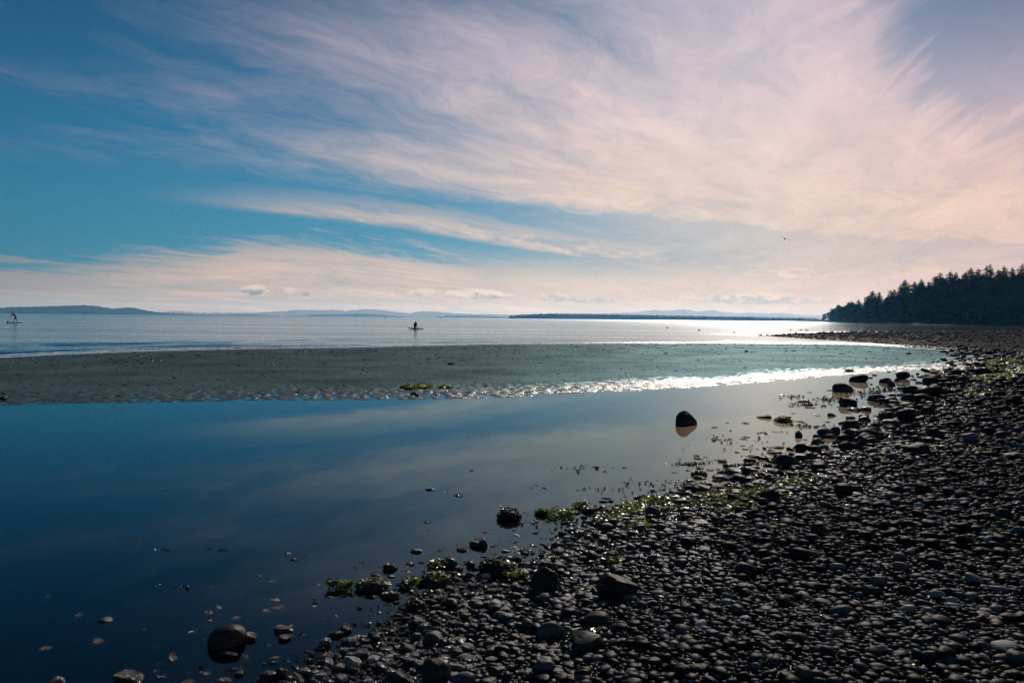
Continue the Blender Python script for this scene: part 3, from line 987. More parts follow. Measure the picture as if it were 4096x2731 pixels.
TINTS = {'dark': (0.024, 0.027, 0.030), 'black': (0.010, 0.012, 0.013), 'grey': (0.11, 0.112, 0.116), 'blue grey': (0.085, 0.10, 0.115), 'pale': (0.36, 0.35, 0.335), 'white': (0.52, 0.51, 0.49),
         'brown': (0.036, 0.028, 0.022), 'tan': (0.26, 0.215, 0.18), 'pinkish': (0.29, 0.225, 0.20), 'olive': (0.10, 0.095, 0.05), 'greenish': (0.05, 0.062, 0.045)}
ROUND = [mesh_np('cobble_body', *stone_shape(3, 400 + i), True, M_STONE_O) for i in range(10)]
ROUGH = [mesh_np('boulder_body', *stone_shape(4, 500 + i, 0.6, 0.20), True, M_STONE_O) for i in range(8)]

P_, F_ = stone_shape(4, 931, 0.30, 0.10)
P_[:, 0] += -0.30 * P_[:, 2] * (P_[:, 2] > 0)
P_[:, 0] *= 1 - 0.16 * np.clip(P_[:, 2], 0, 1)
SLAB = mesh_np('boulder_body', P_, F_, True, M_STONE_O)


def weed_mat(name, c0, c1):
    m, N = new_mat(name)
    pos = N.n('ShaderNodeNewGeometry').outputs['Position']
    a = N.add(N.mul(N.noise(pos, 2.2, 2, 0.5), 0.5), N.mul(N.noise(pos, 14.0, 4, 0.6), 0.5))
    c = N.ramp(a, [(0.44, c0), (0.62, c1)])
    d = N.n('ShaderNodeBsdfDiffuse', {'Color': c}).outputs[0]
    t_ = N.n('ShaderNodeBsdfTranslucent', {'Color': c}).outputs[0]
    g_ = N.n('ShaderNodeBsdfGlossy', {'Color': (1, 1, 1), 'Roughness': 0.30}).outputs[0]
    b_ = N.n('ShaderNodeMixShader', {0: 0.5, 1: d, 2: t_}).outputs[0]
    finish(N, N.n('ShaderNodeMixShader', {0: 0.045, 1: b_, 2: g_}).outputs[0])
    return m


M_WEED = weed_mat('green_seaweed', (0.012, 0.030, 0.004), (0.30, 0.40, 0.018))
M_KELP = weed_mat('dark_seaweed', (0.008, 0.012, 0.006), (0.035, 0.045, 0.014))


def frond(V, F, p, rng, L, w, lift):
    """one wet crumpled strip of weed, two quads bent over what it lies on"""
    a = rng.uniform(0, 6.28)
    u = np.array([math.cos(a), math.sin(a), 0])
    n_ = np.array([-u[1], u[0], 0])
    i = len(V)
    z = [0.0, lift * rng.uniform(0.5, 1.4), lift * rng.uniform(-0.3, 0.6)]
    for k, s in enumerate((-0.5, 0.0, 0.5)):
        q = p + u * L * s + np.array([0, 0, z[k]])
        ww = w * (0.5, 1.0, 0.4)[k]
        tl = rng.uniform(-0.6, 0.6) * w
        V.append(tuple(q - n_ * ww + np.array([0, 0, -tl])))
        V.append(tuple(q + n_ * ww + np.array([0, 0, tl])))
    F.append((i, i + 2, i + 3, i + 1))
    F.append((i + 2, i + 4, i + 5, i + 3))


def cap_of_weed(rng, n, zmin, L=0.35):
    """tuft of fronds over the top of a unit stone"""
    V, F = [], []
    while len(F) < 2 * n:
        d_ = rng.normal(size=3)
        d_ /= np.linalg.norm(d_)
        if d_[2] < zmin:
            continue
        frond(V, F, d_ * rng.uniform(0.92, 1.04), rng, L * rng.uniform(0.5, 1.2), 0.09 * rng.uniform(0.5, 1.4), 0.12)
    return V, F


CAPS = {'green': [mesh_np('seaweed', *cap_of_weed(np.random.default_rng(610 + i), 150, -0.05), False, M_WEED) for i in range(3)],
        'kelp': [mesh_np('seaweed', *cap_of_weed(np.random.default_rng(620 + i), 170, -0.3, 0.28), False, M_KELP) for i in range(3)]}
taken = []                                                          # plan position and radius of every stone placed by hand
LAND = []                                                           # (x, y, short description) used to say where a cobble lies
srng = np.random.default_rng(99)


def rock(px0, px1, py0, py1, label, tint, shape='boulder', weed=None, short=None, tall=0.8, group=None, name=None, flip=None, deep=0.85):
    """a stone that spans these pixels, standing where its foot meets the ground or the water"""
    cx = 0.5 * (px0 + px1)
    p = on_ground(cx, py1)
    z0 = max(p.z, 0.0) if p.z < 0 else p.z
    if p.z < 0:
        p = at(cx, py1, 0.0)
    rr = p.xy.length
    k = rr / FPX * math.hypot(1, (cx - 2048) / FPX) * 0 + p.y / FPX
    w = (px1 - px0) * k
    dep = CAM_H / rr
    h = max((py1 - py0) * k - w * deep * 0.5 * dep, 0.35 * w * tall) * 1.0
    gzv = gz(p.x, p.y)
    z0 = max(gzv, 0.0)
    c = Vector((p.x, p.y, 0)) + Vector((p.x, p.y, 0)).normalized() * (w * deep * 0.42)
    under = 0.3 * h + max(0.0, -gzv) * 0.8
    hz = (h + under) / 2
    mesh = SLAB if shape == 'slab' else (ROUND if shape == 'round' else ROUGH)[int(srng.integers(0, 10 if shape == 'round' else 8)) if flip is None else flip]
    nm = name or ('boulder' if shape == 'boulder' else 'cobble')
    t_ = TINTS[tint]
    lo = (c.x, c.y, z0 + h - hz)
    yaw = srng.uniform(-0.5, 0.5) + (math.pi if srng.random() < 0.5 else 0) - math.atan2(c.x, c.y)
    sc = (w / 2, w * deep / 2, hz)
    if weed:
        root = put(nm, None, loc=lo, label=label, cat='rock', group=group)
        root.rotation_euler = (0, 0, yaw)
        root.scale = sc
        b = put('stone_body', mesh, parent=root)
        b.color = (*t_, 1)
        put('seaweed', CAPS[weed][int(srng.integers(0, 3))], parent=root)
    else:
        root = put(nm, mesh, loc=lo, label=label, cat='rock' if shape == 'boulder' else 'stone', group=group)
        root.rotation_euler = (srng.normal(0, 0.08), srng.normal(0, 0.08), yaw)
        root.scale = sc
        root.color = (*t_, 1)
    taken.append((c.x, c.y, w * 0.46))
    if short:
        LAND.append((c.x, c.y, short))
    return root


# in the pool
rock(2702, 2790, 1640, 1699, 'dark boulder standing alone in the middle of the pool, mirrored in the water', 'dark', 'slab', deep=0.8, name='boulder', tall=1.35)
rock(830, 986, 2490, 2590, 'blocky dark rock alone in the shallow water at the lower left', 'black', 'round', name='boulder', flip=4, tall=1.3, short='the blocky rock in the shallows', weed=None)
rock(452, 574, 2690, 2735, 'flat rock cut by the bottom edge of the photo, left of the blocky rock', 'dark', flip=3)
rock(190, 264, 2706, 2738, 'small mottled rock at the bottom left corner, farthest left of the shallows', 'grey', flip=4)
rock(1986, 2086, 2030, 2080, 'weed-covered rock in open water left of the green seaweed fringe', 'black', weed='kelp', flip=5)
rock(1872, 1956, 2146, 2187, 'dark wedge-shaped rock pointing left, standing in the water', 'black', flip=6)
rock(1736, 1829, 2225, 2270, 'dark hump-backed rock in the water above the mossy round rock', 'black', flip=7)
rock(1697, 1802, 2282, 2347, 'round rock with yellow-green weed on its right shoulder, at the water edge', 'brown', weed='green', flip=0)
rock(1423, 1557, 2316, 2366, 'low weedy rock farthest out in the near shallows, green at both ends', 'black', weed='green', flip=1)
rock(1524, 1602, 2358, 2392, 'small dark rock touching the right end of the low weedy rock', 'black', flip=2)
rock(1277, 1326, 2549, 2585, 'small rounded stone alone in the water with one bright glint', 'grey', 'round')
rock(1105, 1150, 2665, 2710, 'upright dark stone at the left end of the cobbles along the bottom edge', 'black', flip=3)
rock(2138, 2195, 2032, 2060, 'small dark rock under a green tuft right of the weed-covered rock', 'black', weed='green', flip=4)
rock(3095, 3170, 1668, 1690, 'small clump of green weed on a stone in the sunlit part of the pool', 'dark', weed='green', flip=5)
rock(2764, 2830, 1884, 1905, 'flat green weed clump floating in the pool below the lone boulder', 'dark', weed='green', flip=6)
rock(2990, 3090, 1886, 1924, 'cluster-shaped lumpy dark rock standing off the green fringe', 'black', weed='kelp', flip=7)
# at the edge and on the beach
rock(1915, 2070, 2230, 2308, 'broad low mound of dark rock at the water edge beside a white stone', 'black', flip=0, weed='kelp', short='the broad mound at the water edge')
rock(1918, 1966, 2291, 2318, 'white oval stone resting against the broad dark mound', 'white', 'round', short='the white stone by the mound')
rock(2123, 2240, 2258, 2378, 'tall black boulder right of the broad mound at the water edge', 'black', flip=2, short='the tall black boulder', deep=0.75)
rock(2382, 2556, 2292, 2408, 'largest boulder of the beach, flat-topped and dark, a little back from the water', 'black', flip=3, short='the large flat-topped boulder')
rock(2329, 2446, 2440, 2515, 'smooth rounded brown boulder below the large flat-topped one', 'brown', 'round', name='boulder', short='the smooth brown boulder')
rock(2147, 2246, 2478, 2562, 'grey egg-shaped boulder leaning left beside a small upright grey stone', 'blue grey', 'round', name='boulder', short='the leaning egg-shaped boulder')
rock(2246, 2292, 2498, 2545, 'small upright grey stone wedged between two larger boulders', 'grey', 'round', tall=1.2)
rock(2275, 2425, 2526, 2616, 'dark humped boulder in front of the smooth brown boulder', 'dark', flip=4, short='the dark humped boulder')
rock(2126, 2234, 2621, 2706, 'big grey boulder with a rough pale top near the bottom edge', 'grey', flip=5, short='the pale-topped boulder near the bottom edge')
rock(1682, 1808, 2626, 2745, 'big dark rounded boulder with a pale brow, cut by the bottom edge', 'dark', 'round', name='boulder', short='the big dark boulder at the bottom edge')
rock(1807, 1897, 2679, 2745, 'speckled grey boulder touching the right side of the big dark one at the bottom', 'grey', 'round', name='boulder')
rock(1367, 1451, 2620, 2680, 'pale-faced cobble at the waterline left of the big dark boulder', 'pale', flip=6, short='the pale-faced cobble at the waterline')
rock(1620, 1700, 2395, 2440, 'dark ragged rock at the tip of the cobbles where they enter the water', 'black', flip=7, weed='kelp')
rock(1690, 1772, 2520, 2580, 'rounded dark grey cobble behind the big boulder of the bottom edge', 'dark', 'round', short='the dark grey cobble behind the bottom boulder')
rock(2936, 3029, 2247, 2312, 'dark boulder with a thin bright rim standing alone in the middle of the cobbles', 'dark', 'round', name='boulder', short='the rimmed boulder amid the cobbles')
rock(2692, 2752, 2231, 2270, 'dark cobble with a shining flat top left of the rimmed boulder', 'dark', 'round', tall=1.0)
rock(2950, 3030, 2350, 2390, 'low black boulder below the rimmed boulder', 'black', flip=1)
rock(3038, 3117, 1950, 2014, 'big dark boulder behind the right end of the green seaweed fringe', 'black', flip=2, short='the big boulder by the seaweed fringe')
rock(2760, 2825, 1976, 2010, 'black rock amid the bright green seaweed fringe', 'black', flip=3)
rock(2640, 2700, 1988, 2016, 'low black rock at the left part of the green seaweed fringe', 'black', flip=4)
rock(3230, 3325, 1842, 1894, 'pair-shaped black boulder at the corner where the pool turns', 'black', flip=5, short='the black boulder at the pool corner')
# the cluster standing in the right arm of the pool
C = 'rocks standing in the right arm of the pool'
for (cx, cy, w, h, lab) in [
        (3275, 1782, 64, 30, 'flat oval rock in the middle of the pool cluster'), (3220, 1812, 67, 38, 'largest rock at the near left end of the pool cluster, blunt and dark'),
        (3337, 1742, 46, 38, 'round rock at the back of the pool cluster'), (3400, 1758, 43, 44, 'tall rock with a wet face, standing right of the round one in the pool'),
        (3385, 1810, 62, 48, 'broad block at the inner edge of the pool cluster'), (3434, 1812, 39, 52, 'upright slab beside the broad block of the pool cluster'),
        (3449, 1732, 46, 20, 'low flat rock right of the tall wet-faced one'), (3495, 1748, 38, 22, 'small peaked rock at the right side of the pool cluster'),
        (3459, 1684, 47, 23, 'rounded rock in the back row of the pool, centre of three'), (3530, 1677, 39, 26, 'pale-topped rock in the back row of the pool, right of three'),
        (3416, 1696, 42, 19, 'shiny low rock in the back row of the pool, left of three'), (3510, 1702, 39, 20, 'dark rock just in front of the pale-topped one in the pool'),
        (3194, 1748, 32, 27, 'small pointed rock at the far left of the pool cluster'), (3268, 1754, 34, 18, 'small wet rock between the pointed one and the round one'),
        (3344, 1780, 36, 20, 'teardrop rock between the flat oval and the broad block'), (3163, 1801, 36, 16, 'flat little rock left of the largest in the pool cluster'),
        (3484, 1722, 26, 10, 'tiny flat rock near the peaked one in the pool'), (3383, 1729, 24, 10, 'tiny dark rock touching the tall wet-faced one'),
        (3057, 1796, 16, 10, 'lone pebble-sized rock left of the pool cluster'), (3565, 1546, 34, 24, 'dark conical rock in the far sunlit end of the pool'),
        (3587, 1524, 22, 14, 'small rock right behind the conical rock of the far pool'), (3520, 1612, 39, 20, 'weedy lump in the sunlit water before the far shore'),
        (3705, 1560, 40, 18, 'left rock of the touching trio near the far pool shore'), (3729, 1553, 30, 16, 'back rock of the touching trio near the far pool shore'),
        (3752, 1567, 56, 20, 'long right rock of the touching trio near the far pool shore'), (3783, 1560, 28, 12, 'flat rock right behind the touching trio'),
        (3801, 1588, 32, 30, 'upright wedge on the far pool shore right of the trio'), (3671, 1497, 13, 7, 'lone dark pebble in the far corner of the pool'),
        (3849, 1532, 40, 32, 'big square rock where the pool ends at the right'), (3798, 1455, 32, 12, 'flat block lying on the wet flat beyond the pool end'),
        (3624, 1577, 14, 6, 'tiny dark rock awash in the sunlit water right of centre'), (3485, 1538, 14, 5, 'speck of rock left of the conical rock'),
        (3658, 1722, 43, 36, 'rounded dark rock on the shore behind the pool cluster'), (3600, 1700, 44, 22, 'low dark rock at the shore left of the rounded one'),
        (3640, 1660, 55, 30, 'long dark rock on the shore above the rounded one')]:
    rock(cx - w / 2, cx + w / 2, cy - h, cy, lab, 'black' if h > 24 else 'dark', 'boulder', group=C)
LAND.append((*on_ground(3340, 1800).xy, 'the rock cluster in the pool'))
rock(3610, 3720, 1765, 1832, 'flat-topped block with a bright upper edge on the right-hand cobbles', 'dark', flip=6, short='the flat-topped block on the right-hand cobbles')
rock(3708, 3776, 1712, 1765, 'dark boulder behind the flat-topped block', 'black', flip=7)
rock(3675, 3740, 1622, 1668, 'dark boulder high on the right-hand shore of the pool', 'black', flip=0)
rock(3850, 3900, 1690, 1722, 'dark square stone amid the distant right-hand cobbles', 'black', flip=1, short='the square stone amid the distant cobbles')
rock(3982, 4046, 2030, 2084, 'dark boulder with a pinkish top near the right edge of the photo', 'dark', 'round', name='boulder', short='the pink-topped boulder at the right edge')
rock(4020, 4110, 1806, 1838, 'pinkish slab tilted up at the right edge of the photo', 'pinkish', flip=2, short='the tilted slab at the right edge')
rock(3176, 3256, 2660, 2722, 'smooth olive-yellow boulder near the bottom edge right of centre', 'olive', 'round', name='boulder', short='the olive-yellow boulder')
rock(3273, 3340, 2578, 2636, 'dark ball-like cobble above the olive-yellow boulder', 'dark', 'round', short='the dark ball-like cobble', tall=1.1)
rock(3152, 3233, 2524, 2582, 'dark rounded cobble with a brown crown left of the ball-like one', 'brown', 'round')
rock(3505, 3550, 2574, 2608, 'pale round pebble standing out among the dark stones near the bottom', 'pale', 'round', short='the pale round pebble')
rock(3968, 4070, 2572, 2606, 'long pale stone lying near the lower right corner', 'pale', 'round', short='the long pale stone')
rock(3722, 3810, 2460, 2510, 'dark domed cobble right of centre in the lower beach', 'dark', 'round', short='the dark domed cobble')
rock(3243, 3296, 2090, 2144, 'dark round cobble with a pale spot on its crown', 'dark', 'round', short='the spotted round cobble', tall=1.2)
rock(3515, 3572, 2078, 2128, 'dark round boulder in the upper part of the cobble beach', 'black', 'round', name='boulder', short='the round boulder of the upper beach')
rock(3258, 3338, 2394, 2428, 'greenish-grey cobble amid smaller stones in the middle of the beach', 'greenish', 'round', short='the greenish cobble')
rock(3898, 3972, 2186, 2218, 'long dark oval cobble towards the right edge', 'dark', 'round', short='the long dark oval cobble')
rock(3794, 3874, 2696, 2742, 'dark grey cobble cut by the bottom edge right of centre', 'blue grey', 'round')
rock(3954, 4012, 2462, 2492, 'pale smooth stone right of the dark domed cobble', 'pale', 'round')
rock(3915, 3985, 2428, 2462, 'long tan stone up and right of the dark domed cobble', 'tan', 'round')
rock(3900, 3958, 2560, 2610, 'mottled grey cobble left of the long pale stone', 'grey', 'round', tall=1.1)
rock(3484, 3532, 2344, 2386, 'mottled brown cobble in the middle of the lower beach', 'brown', 'round', tall=1.1)
rock(3684, 3752, 2600, 2644, 'blue-grey cobble near the bottom edge left of the mottled grey one', 'blue grey', 'round')
rock(3762, 3832, 2620, 2662, 'slate-coloured cobble overlapping the blue-grey one', 'blue grey', 'round')
rock(3400, 3470, 2205, 2240, 'low black cobble right of the spotted round one', 'black', 'round')
rock(3640, 3700, 2290, 2325, 'dark oval cobble in the middle right of the beach', 'dark', 'round')
rock(3380, 3440, 1985, 2020, 'dark oval stone below the shore of the rock cluster', 'dark', 'round')
# strays on the sandbar
for (x0, x1, y0, y1, lab, tn, wd) in [
        (1790, 1822, 1450, 1459, 'small dark stone alone in the middle of the sandbar', 'black', None), (2976, 2994, 1401, 1408, 'dark stone on the right half of the sandbar near its sea edge', 'black', None),
        (3624, 3644, 1409, 1417, 'brick-shaped dark stone at the right end of the sandbar', 'black', None), (3378, 3414, 1476, 1488, 'weed-topped log-shaped lump at the glittering edge of the sandbar', 'black', 'green'),
        (1642, 1676, 1568, 1580, 'weedy stone in the glittering margin below the green patch', 'black', 'green'), (0, 28, 1584, 1600, 'dark rock at the left edge of the photo on the sandbar margin', 'black', None),
        (1936, 1950, 1540, 1546, 'tiny dark stone right of the green patch on the sandbar', 'black', None), (2735, 2750, 1531, 1536, 'tiny stone near the glittering edge, right of centre', 'black', None)]:
    rock(x0, x1, y0, y1, lab, tn, 'boulder', weed=wd)

# ------------------------------------------------------------------ the cobble beach, stone by stone
prng = np.random.default_rng(2024)


def scatter():
    out = []
    # annuli whose spacing grows with distance
    r = 2.5
    while r < 58:
        s = 0.031 * max(1.0, r / 4.2) ** 0.72
        n_ = int(r * R(104) / s)
        a = np.degrees((np.arange(n_) + prng.uniform(-0.5, 0.5, n_)) * s / r) - 42
        rr = r + prng.uniform(-0.5, 0.5, n_) * s
        out.append(np.stack([a, rr, np.full(n_, s)], 1))
        r += s * 0.86
    return np.concatenate(out)


S = scatter()
x, y = S[:, 1] * np.sin(np.radians(S[:, 0])), S[:, 1] * np.cos(np.radians(S[:, 0]))
zn = zone_of(S[:, 0], S[:, 1])
dS = dist(P_SHORE, x.astype(np.float32), y.astype(np.float32))
clump = fbm(x * 1.6, y * 1.6, 3)
dens = np.where(zn == BEACH, np.clip(0.35 + dS / 0.45 + clump * 0.7, 0.12, 1.0), np.where(zn == POOL, 0.55 * np.exp(-dS / 0.36) * np.clip(0.8 + clump * 1.5, 0, 1.6) + 0.004 * np.exp(-dS / 0.9) + 0.085 * np.exp(-dS / 0.9) * sstep(S[:, 0], 8, 16), 0.0))
far_flat = (S[:, 1] > 22) & (zn == BAR) & (S[:, 0] > 26.5)
dens = np.where(far_flat, 0.10 * sstep(S[:, 0], 26.5, 30), dens)
dens = np.where((zn == BEACH) & (S[:, 1] > 20), np.clip(0.30 + clump * 0.5, 0.1, 0.7), dens)
keep = prng.random(len(S)) < dens
S, x, y, dS, zn = S[keep], x[keep], y[keep], dS[keep], zn[keep]
tk = np.array(taken)
ok = np.ones(len(x), bool)
for cx, cy, cr in tk:
    ok &= (x - cx) ** 2 + (y - cy) ** 2 > (cr * 0.9) ** 2
S, x, y, dS, zn = S[ok], x[ok], y[ok], dS[ok], zn[ok]
n_st = len(x)
size = S[:, 2] * 0.5 * np.clip(prng.lognormal(0.10, 0.42, n_st), 0.40, 2.6)              # half-length
size = np.where(prng.random(n_st) < 0.02, size * 1.5, size)
size = np.where((zn == POOL) & (S[:, 0] > 8) & (prng.random(n_st) < 0.5), size * 1.8, size)
wid = size * prng.uniform(0.62, 0.95, n_st)
hgt = size * prng.uniform(0.30, 0.62, n_st)
yaw = prng.uniform(0, 2 * np.pi, n_st)
tilt, tdir = np.abs(prng.normal(0, 0.20, n_st)), prng.uniform(0, 2 * np.pi, n_st)
gzs = ground(x, y)
zc = gzs + hgt * prng.uniform(0.25, 1.0, n_st) + 0.35 * size * (prng.random(n_st) < 0.3)
zc = np.where((zn == POOL), np.maximum(zc, -0.006 - 0.3 * hgt), zc)
pal = ['black', 'dark', 'grey', 'blue grey', 'brown', 'tan', 'pinkish', 'pale', 'greenish', 'olive']
pw_dry = np.array([.30, .27, .11, .07, .04, .05, .07, .06, .02, .01])
pw_wet = np.array([.44, .28, .08, .06, .06, .01, .01, .02, .035, .005])
wetm = np.clip(1.25 - dS / 0.9, 0, 1)
u = prng.random(n_st)
cd, cw = np.cumsum(pw_dry / pw_dry.sum()), np.cumsum(pw_wet / pw_wet.sum())
ti = np.where(prng.random(n_st) < wetm, np.searchsorted(cw, u), np.searchsorted(cd, u))
weedy = fbm(x * 1.1 + 31, y * 1.1 + 7, 3) + 0.35 * prng.normal(0, 1, n_st)        # patches where the stones wear a dark film of weed
ti = np.where(zn == POOL, 0, ti)
ti = np.where((weedy > 0.42) & (prng.random(n_st) < 0.85), 0, ti)
tints = np.array([TINTS[k] for k in pal])[np.clip(ti, 0, 9)] * prng.uniform(0.28, 0.95, (n_st, 1)) * np.where(prng.random((n_st, 1)) < 0.12, np.where(zn[:, None] == POOL, 1.0, 1.8), 1.0) * np.array([[0.77, 0.90, 1.0]])
a_, r_ = S[:, 0], S[:, 1]
pix = size / r_ * FPX

# where each stone falls in the photograph
Rt = np.array(CAM_ROT.transposed())
q = np.stack([x, y, zc - CAM_H], 1) @ Rt.T
sx, sy = 2048 + FPX * q[:, 0] / -q[:, 2], 1365.5 - FPX * q[:, 1] / -q[:, 2]
inside = (sx > 10) & (sx < 4086) & (sy > 1300) & (sy < 2715)


def rotm(yaw, tilt, tdir):
    ax = np.array([math.cos(tdir), math.sin(tdir), 0])
    K = np.array([[0, -ax[2], ax[1]], [ax[2], 0, -ax[0]], [-ax[1], ax[0], 0]])
    T = np.eye(3) + math.sin(tilt) * K + (1 - math.cos(tilt)) * K @ K
    c, s = math.cos(yaw), math.sin(yaw)
    return T @ np.array([[c, -s, 0], [s, c, 0], [0, 0, 1]])


# the largest in view become objects of their own
score = np.where(inside & (sy > 1560), pix * (1 + 1.2 * (zc - gzs) / size), 0)
order = np.argsort(-score)
chosen = order[:205]
LOOK = {'black': 'black', 'dark': 'charcoal', 'grey': 'grey', 'blue grey': 'blue-grey', 'brown': 'brown', 'tan': 'tan', 'pinkish': 'pinkish', 'pale': 'pale', 'greenish': 'green-tinged', 'olive': 'olive'}
seen = {}
lx, ly = np.array([l[0] for l in LAND]), np.array([l[1] for l in LAND])
for i in chosen:
    o = put('cobble', ROUND[int(prng.integers(0, 10))], loc=(x[i], y[i], zc[i]))
    o.rotation_mode = 'QUATERNION'
    o.rotation_quaternion = Matrix(rotm(yaw[i], tilt[i], tdir[i]).tolist()).to_quaternion()
    o.scale = (size[i], wid[i], hgt[i])
    o.color = (*tints[i], 1)
    e, f = wid[i] / size[i], hgt[i] / wid[i]
    shp = ('flat ' if f < 0.50 else 'plump ' if f > 0.74 else '') + ('long' if e < 0.70 else 'round' if e > 0.86 else 'oval')
    best = None
    for j in np.argsort((lx - x[i]) ** 2 + (ly - y[i]) ** 2)[:14]:
        dx_, dy_ = x[i] - lx[j], y[i] - ly[j]
        dd_ = math.hypot(dx_, dy_)
        rel = 'behind' if dy_ > abs(dx_) * 1.2 else 'in front of' if -dy_ > abs(dx_) * 1.2 else 'right of' if dx_ > 0 else 'left of'
        how = 'close ' if dd_ < 0.35 and rel in ('behind',) else 'just ' if dd_ < 0.35 else ''
        lab = f"{shp} {LOOK[pal[min(ti[i], 9)]]} cobble {how}{rel} {LAND[j][2]}"
        if lab not in seen:
            best = lab
            break
    lab = best or f"{shp} {LOOK[pal[min(ti[i], 9)]]} cobble on the open beach"
    seen[lab] = 1
    o['label'], o['category'], o['group'] = lab, 'stone', 'largest cobbles of the beach'
rest = np.setdiff1d(np.arange(n_st), chosen)


def join(name, ids, sub, nvar, seed, mat, X, Y, Z, SZ_, WD, HG, TN):
    base = [stone_shape(sub, seed + k) for k in range(nvar)]
    nv, F0 = len(base[0][0]), base[0][1]
    B = np.stack([b[0] for b in base])
    pick = prng.integers(0, nvar, len(ids))
    M = np.stack([rotm(yaw_[0], yaw_[1], yaw_[2]) for yaw_ in np.stack([prng.uniform(0, 6.28, len(ids)), np.abs(prng.normal(0, 0.2, len(ids))), prng.uniform(0, 6.28, len(ids))], 1)])
    P = B[pick] * np.stack([SZ_[ids], WD[ids], HG[ids]], 1)[:, None, :]
    P = np.einsum('nij,nkj->nki', M, P) + np.stack([X[ids], Y[ids], Z[ids]], 1)[:, None, :]
    F = F0[None] + (np.arange(len(ids)) * nv)[:, None, None]
    return P.reshape(-1, 3), F.reshape(-1, 3), np.repeat(TN[ids], nv, 0)


pr = pix[rest] * np.where(inside[rest], 1, np.where((np.abs(a_[rest]) < 36) & (r_[rest] < 8), 0.7, 0.3))
o3 = rest[np.argsort(-pr)]
lod = [(o3[:1500], 2), (o3[1500:14500], 1), (o3[14500:], 0)]
Vs, Fs, Ts, base_n = [], [], [], 0
# small stones filling the gaps of the near beach
for ids, sub in lod:
    if len(ids) == 0:
        continue
    P, F, T = join('shingle', ids, sub, 8, 700 + sub * 10, None, x, y, zc, size, wid, hgt, tints)
    Vs.append(P), Fs.append(F + base_n), Ts.append(T)
    base_n += len(P)
me = mesh_np('shingle', np.concatenate(Vs), np.concatenate(Fs), True, M_STONE_S)
cattr(me, 'stone_tint', np.concatenate(Ts))
put('shingle', me, kind='stuff')
print('STONES', n_st, 'tris', sum(len(f) for f in Fs))

# stones of the far spit and the strays along it
m_s = 9000
aa = prng.uniform(SPIT_NEAR[0][0], 36, m_s * 3)
lo, hi = ip(SPIT_NEAR, aa), ip(SPIT_FAR, aa)
rr = lo + (hi - lo) * prng.random(m_s * 3) ** 1.4
edge_ = prng.random(m_s * 3) < 0.22
rr = np.where(edge_, lo + prng.normal(0, 1.2, m_s * 3), rr)
xs_, ys_ = rr * np.sin(np.radians(aa)), rr * np.cos(np.radians(aa))
kp = (rr > lo - 2.5) & (prng.random(len(aa)) < np.clip((hi - lo) / 60, 0.05, 1) * 0.5)
aa, rr, xs_, ys_ = aa[kp], rr[kp], xs_[kp], ys_[kp]
sz = rr / FPX * np.clip(prng.lognormal(0.75, 0.55, len(rr)), 0.8, 9)
gs = np.maximum(ground(xs_, ys_), -0.02)
tn = np.array([TINTS[k] for k in pal])[np.searchsorted(cw, prng.random(len(rr))).clip(0, 9)]
P, F, T = join('spit_stones', np.arange(len(rr)), 1, 6, 760, None, xs_, ys_, gs + 0.15 * sz, sz, sz * 0.8, sz * 0.5, tn)
me = mesh_np('spit_shingle', P, F, True, M_STONE_S)
cattr(me, 'stone_tint', T)
put('spit_shingle', me, kind='stuff')

# dark scraps of shell and weed strewn over the sandbar
m_b = 5200
aa = prng.uniform(-34, 31, m_b)
rr = ip(FAR_EDGE, aa) + (ip(SEA_EDGE, aa) - ip(FAR_EDGE, aa)) * (0.06 + 0.9 * prng.random(m_b))
xs_, ys_ = rr * np.sin(np.radians(aa)), rr * np.cos(np.radians(aa))
sz = rr / FPX * np.clip(prng.lognormal(0.75, 0.55, m_b), 0.8, 8)
tn = np.array([TINTS['black'], TINTS['dark'], TINTS['pale']])[prng.choice(3, m_b, p=[0.62, 0.34, 0.04])]
P, F, T = join('shell_scraps', np.arange(m_b), 0, 6, 790, None, xs_, ys_, ground(xs_, ys_) + 0.12 * sz, sz * 1.5, sz * 0.5, sz * 0.22, tn)
me = mesh_np('shell_scraps', P, F, True, M_STONE_S)
cattr(me, 'stone_tint', T)
put('shell_scraps', me, kind='stuff')

# ------------------------------------------------------------------ seaweed lying along the water
wrng = np.random.default_rng(31)
V, F = [], []


def mat_of_weed(px, py, rx, ry, n_, L, V, F):
    """a patch of weed: fronds strewn in an ellipse of the photograph, laid on the land"""
    for _ in range(int(n_ * 2.9)):
        r2, t2 = math.sqrt(wrng.random()), wrng.uniform(0, 6.28)
        X_, Y_ = px + rx * r2 * math.cos(t2), py + ry * r2 * math.sin(t2)
        p = at(X_, Y_, 0.02)
        yield_pts.append((p.x, p.y, L))


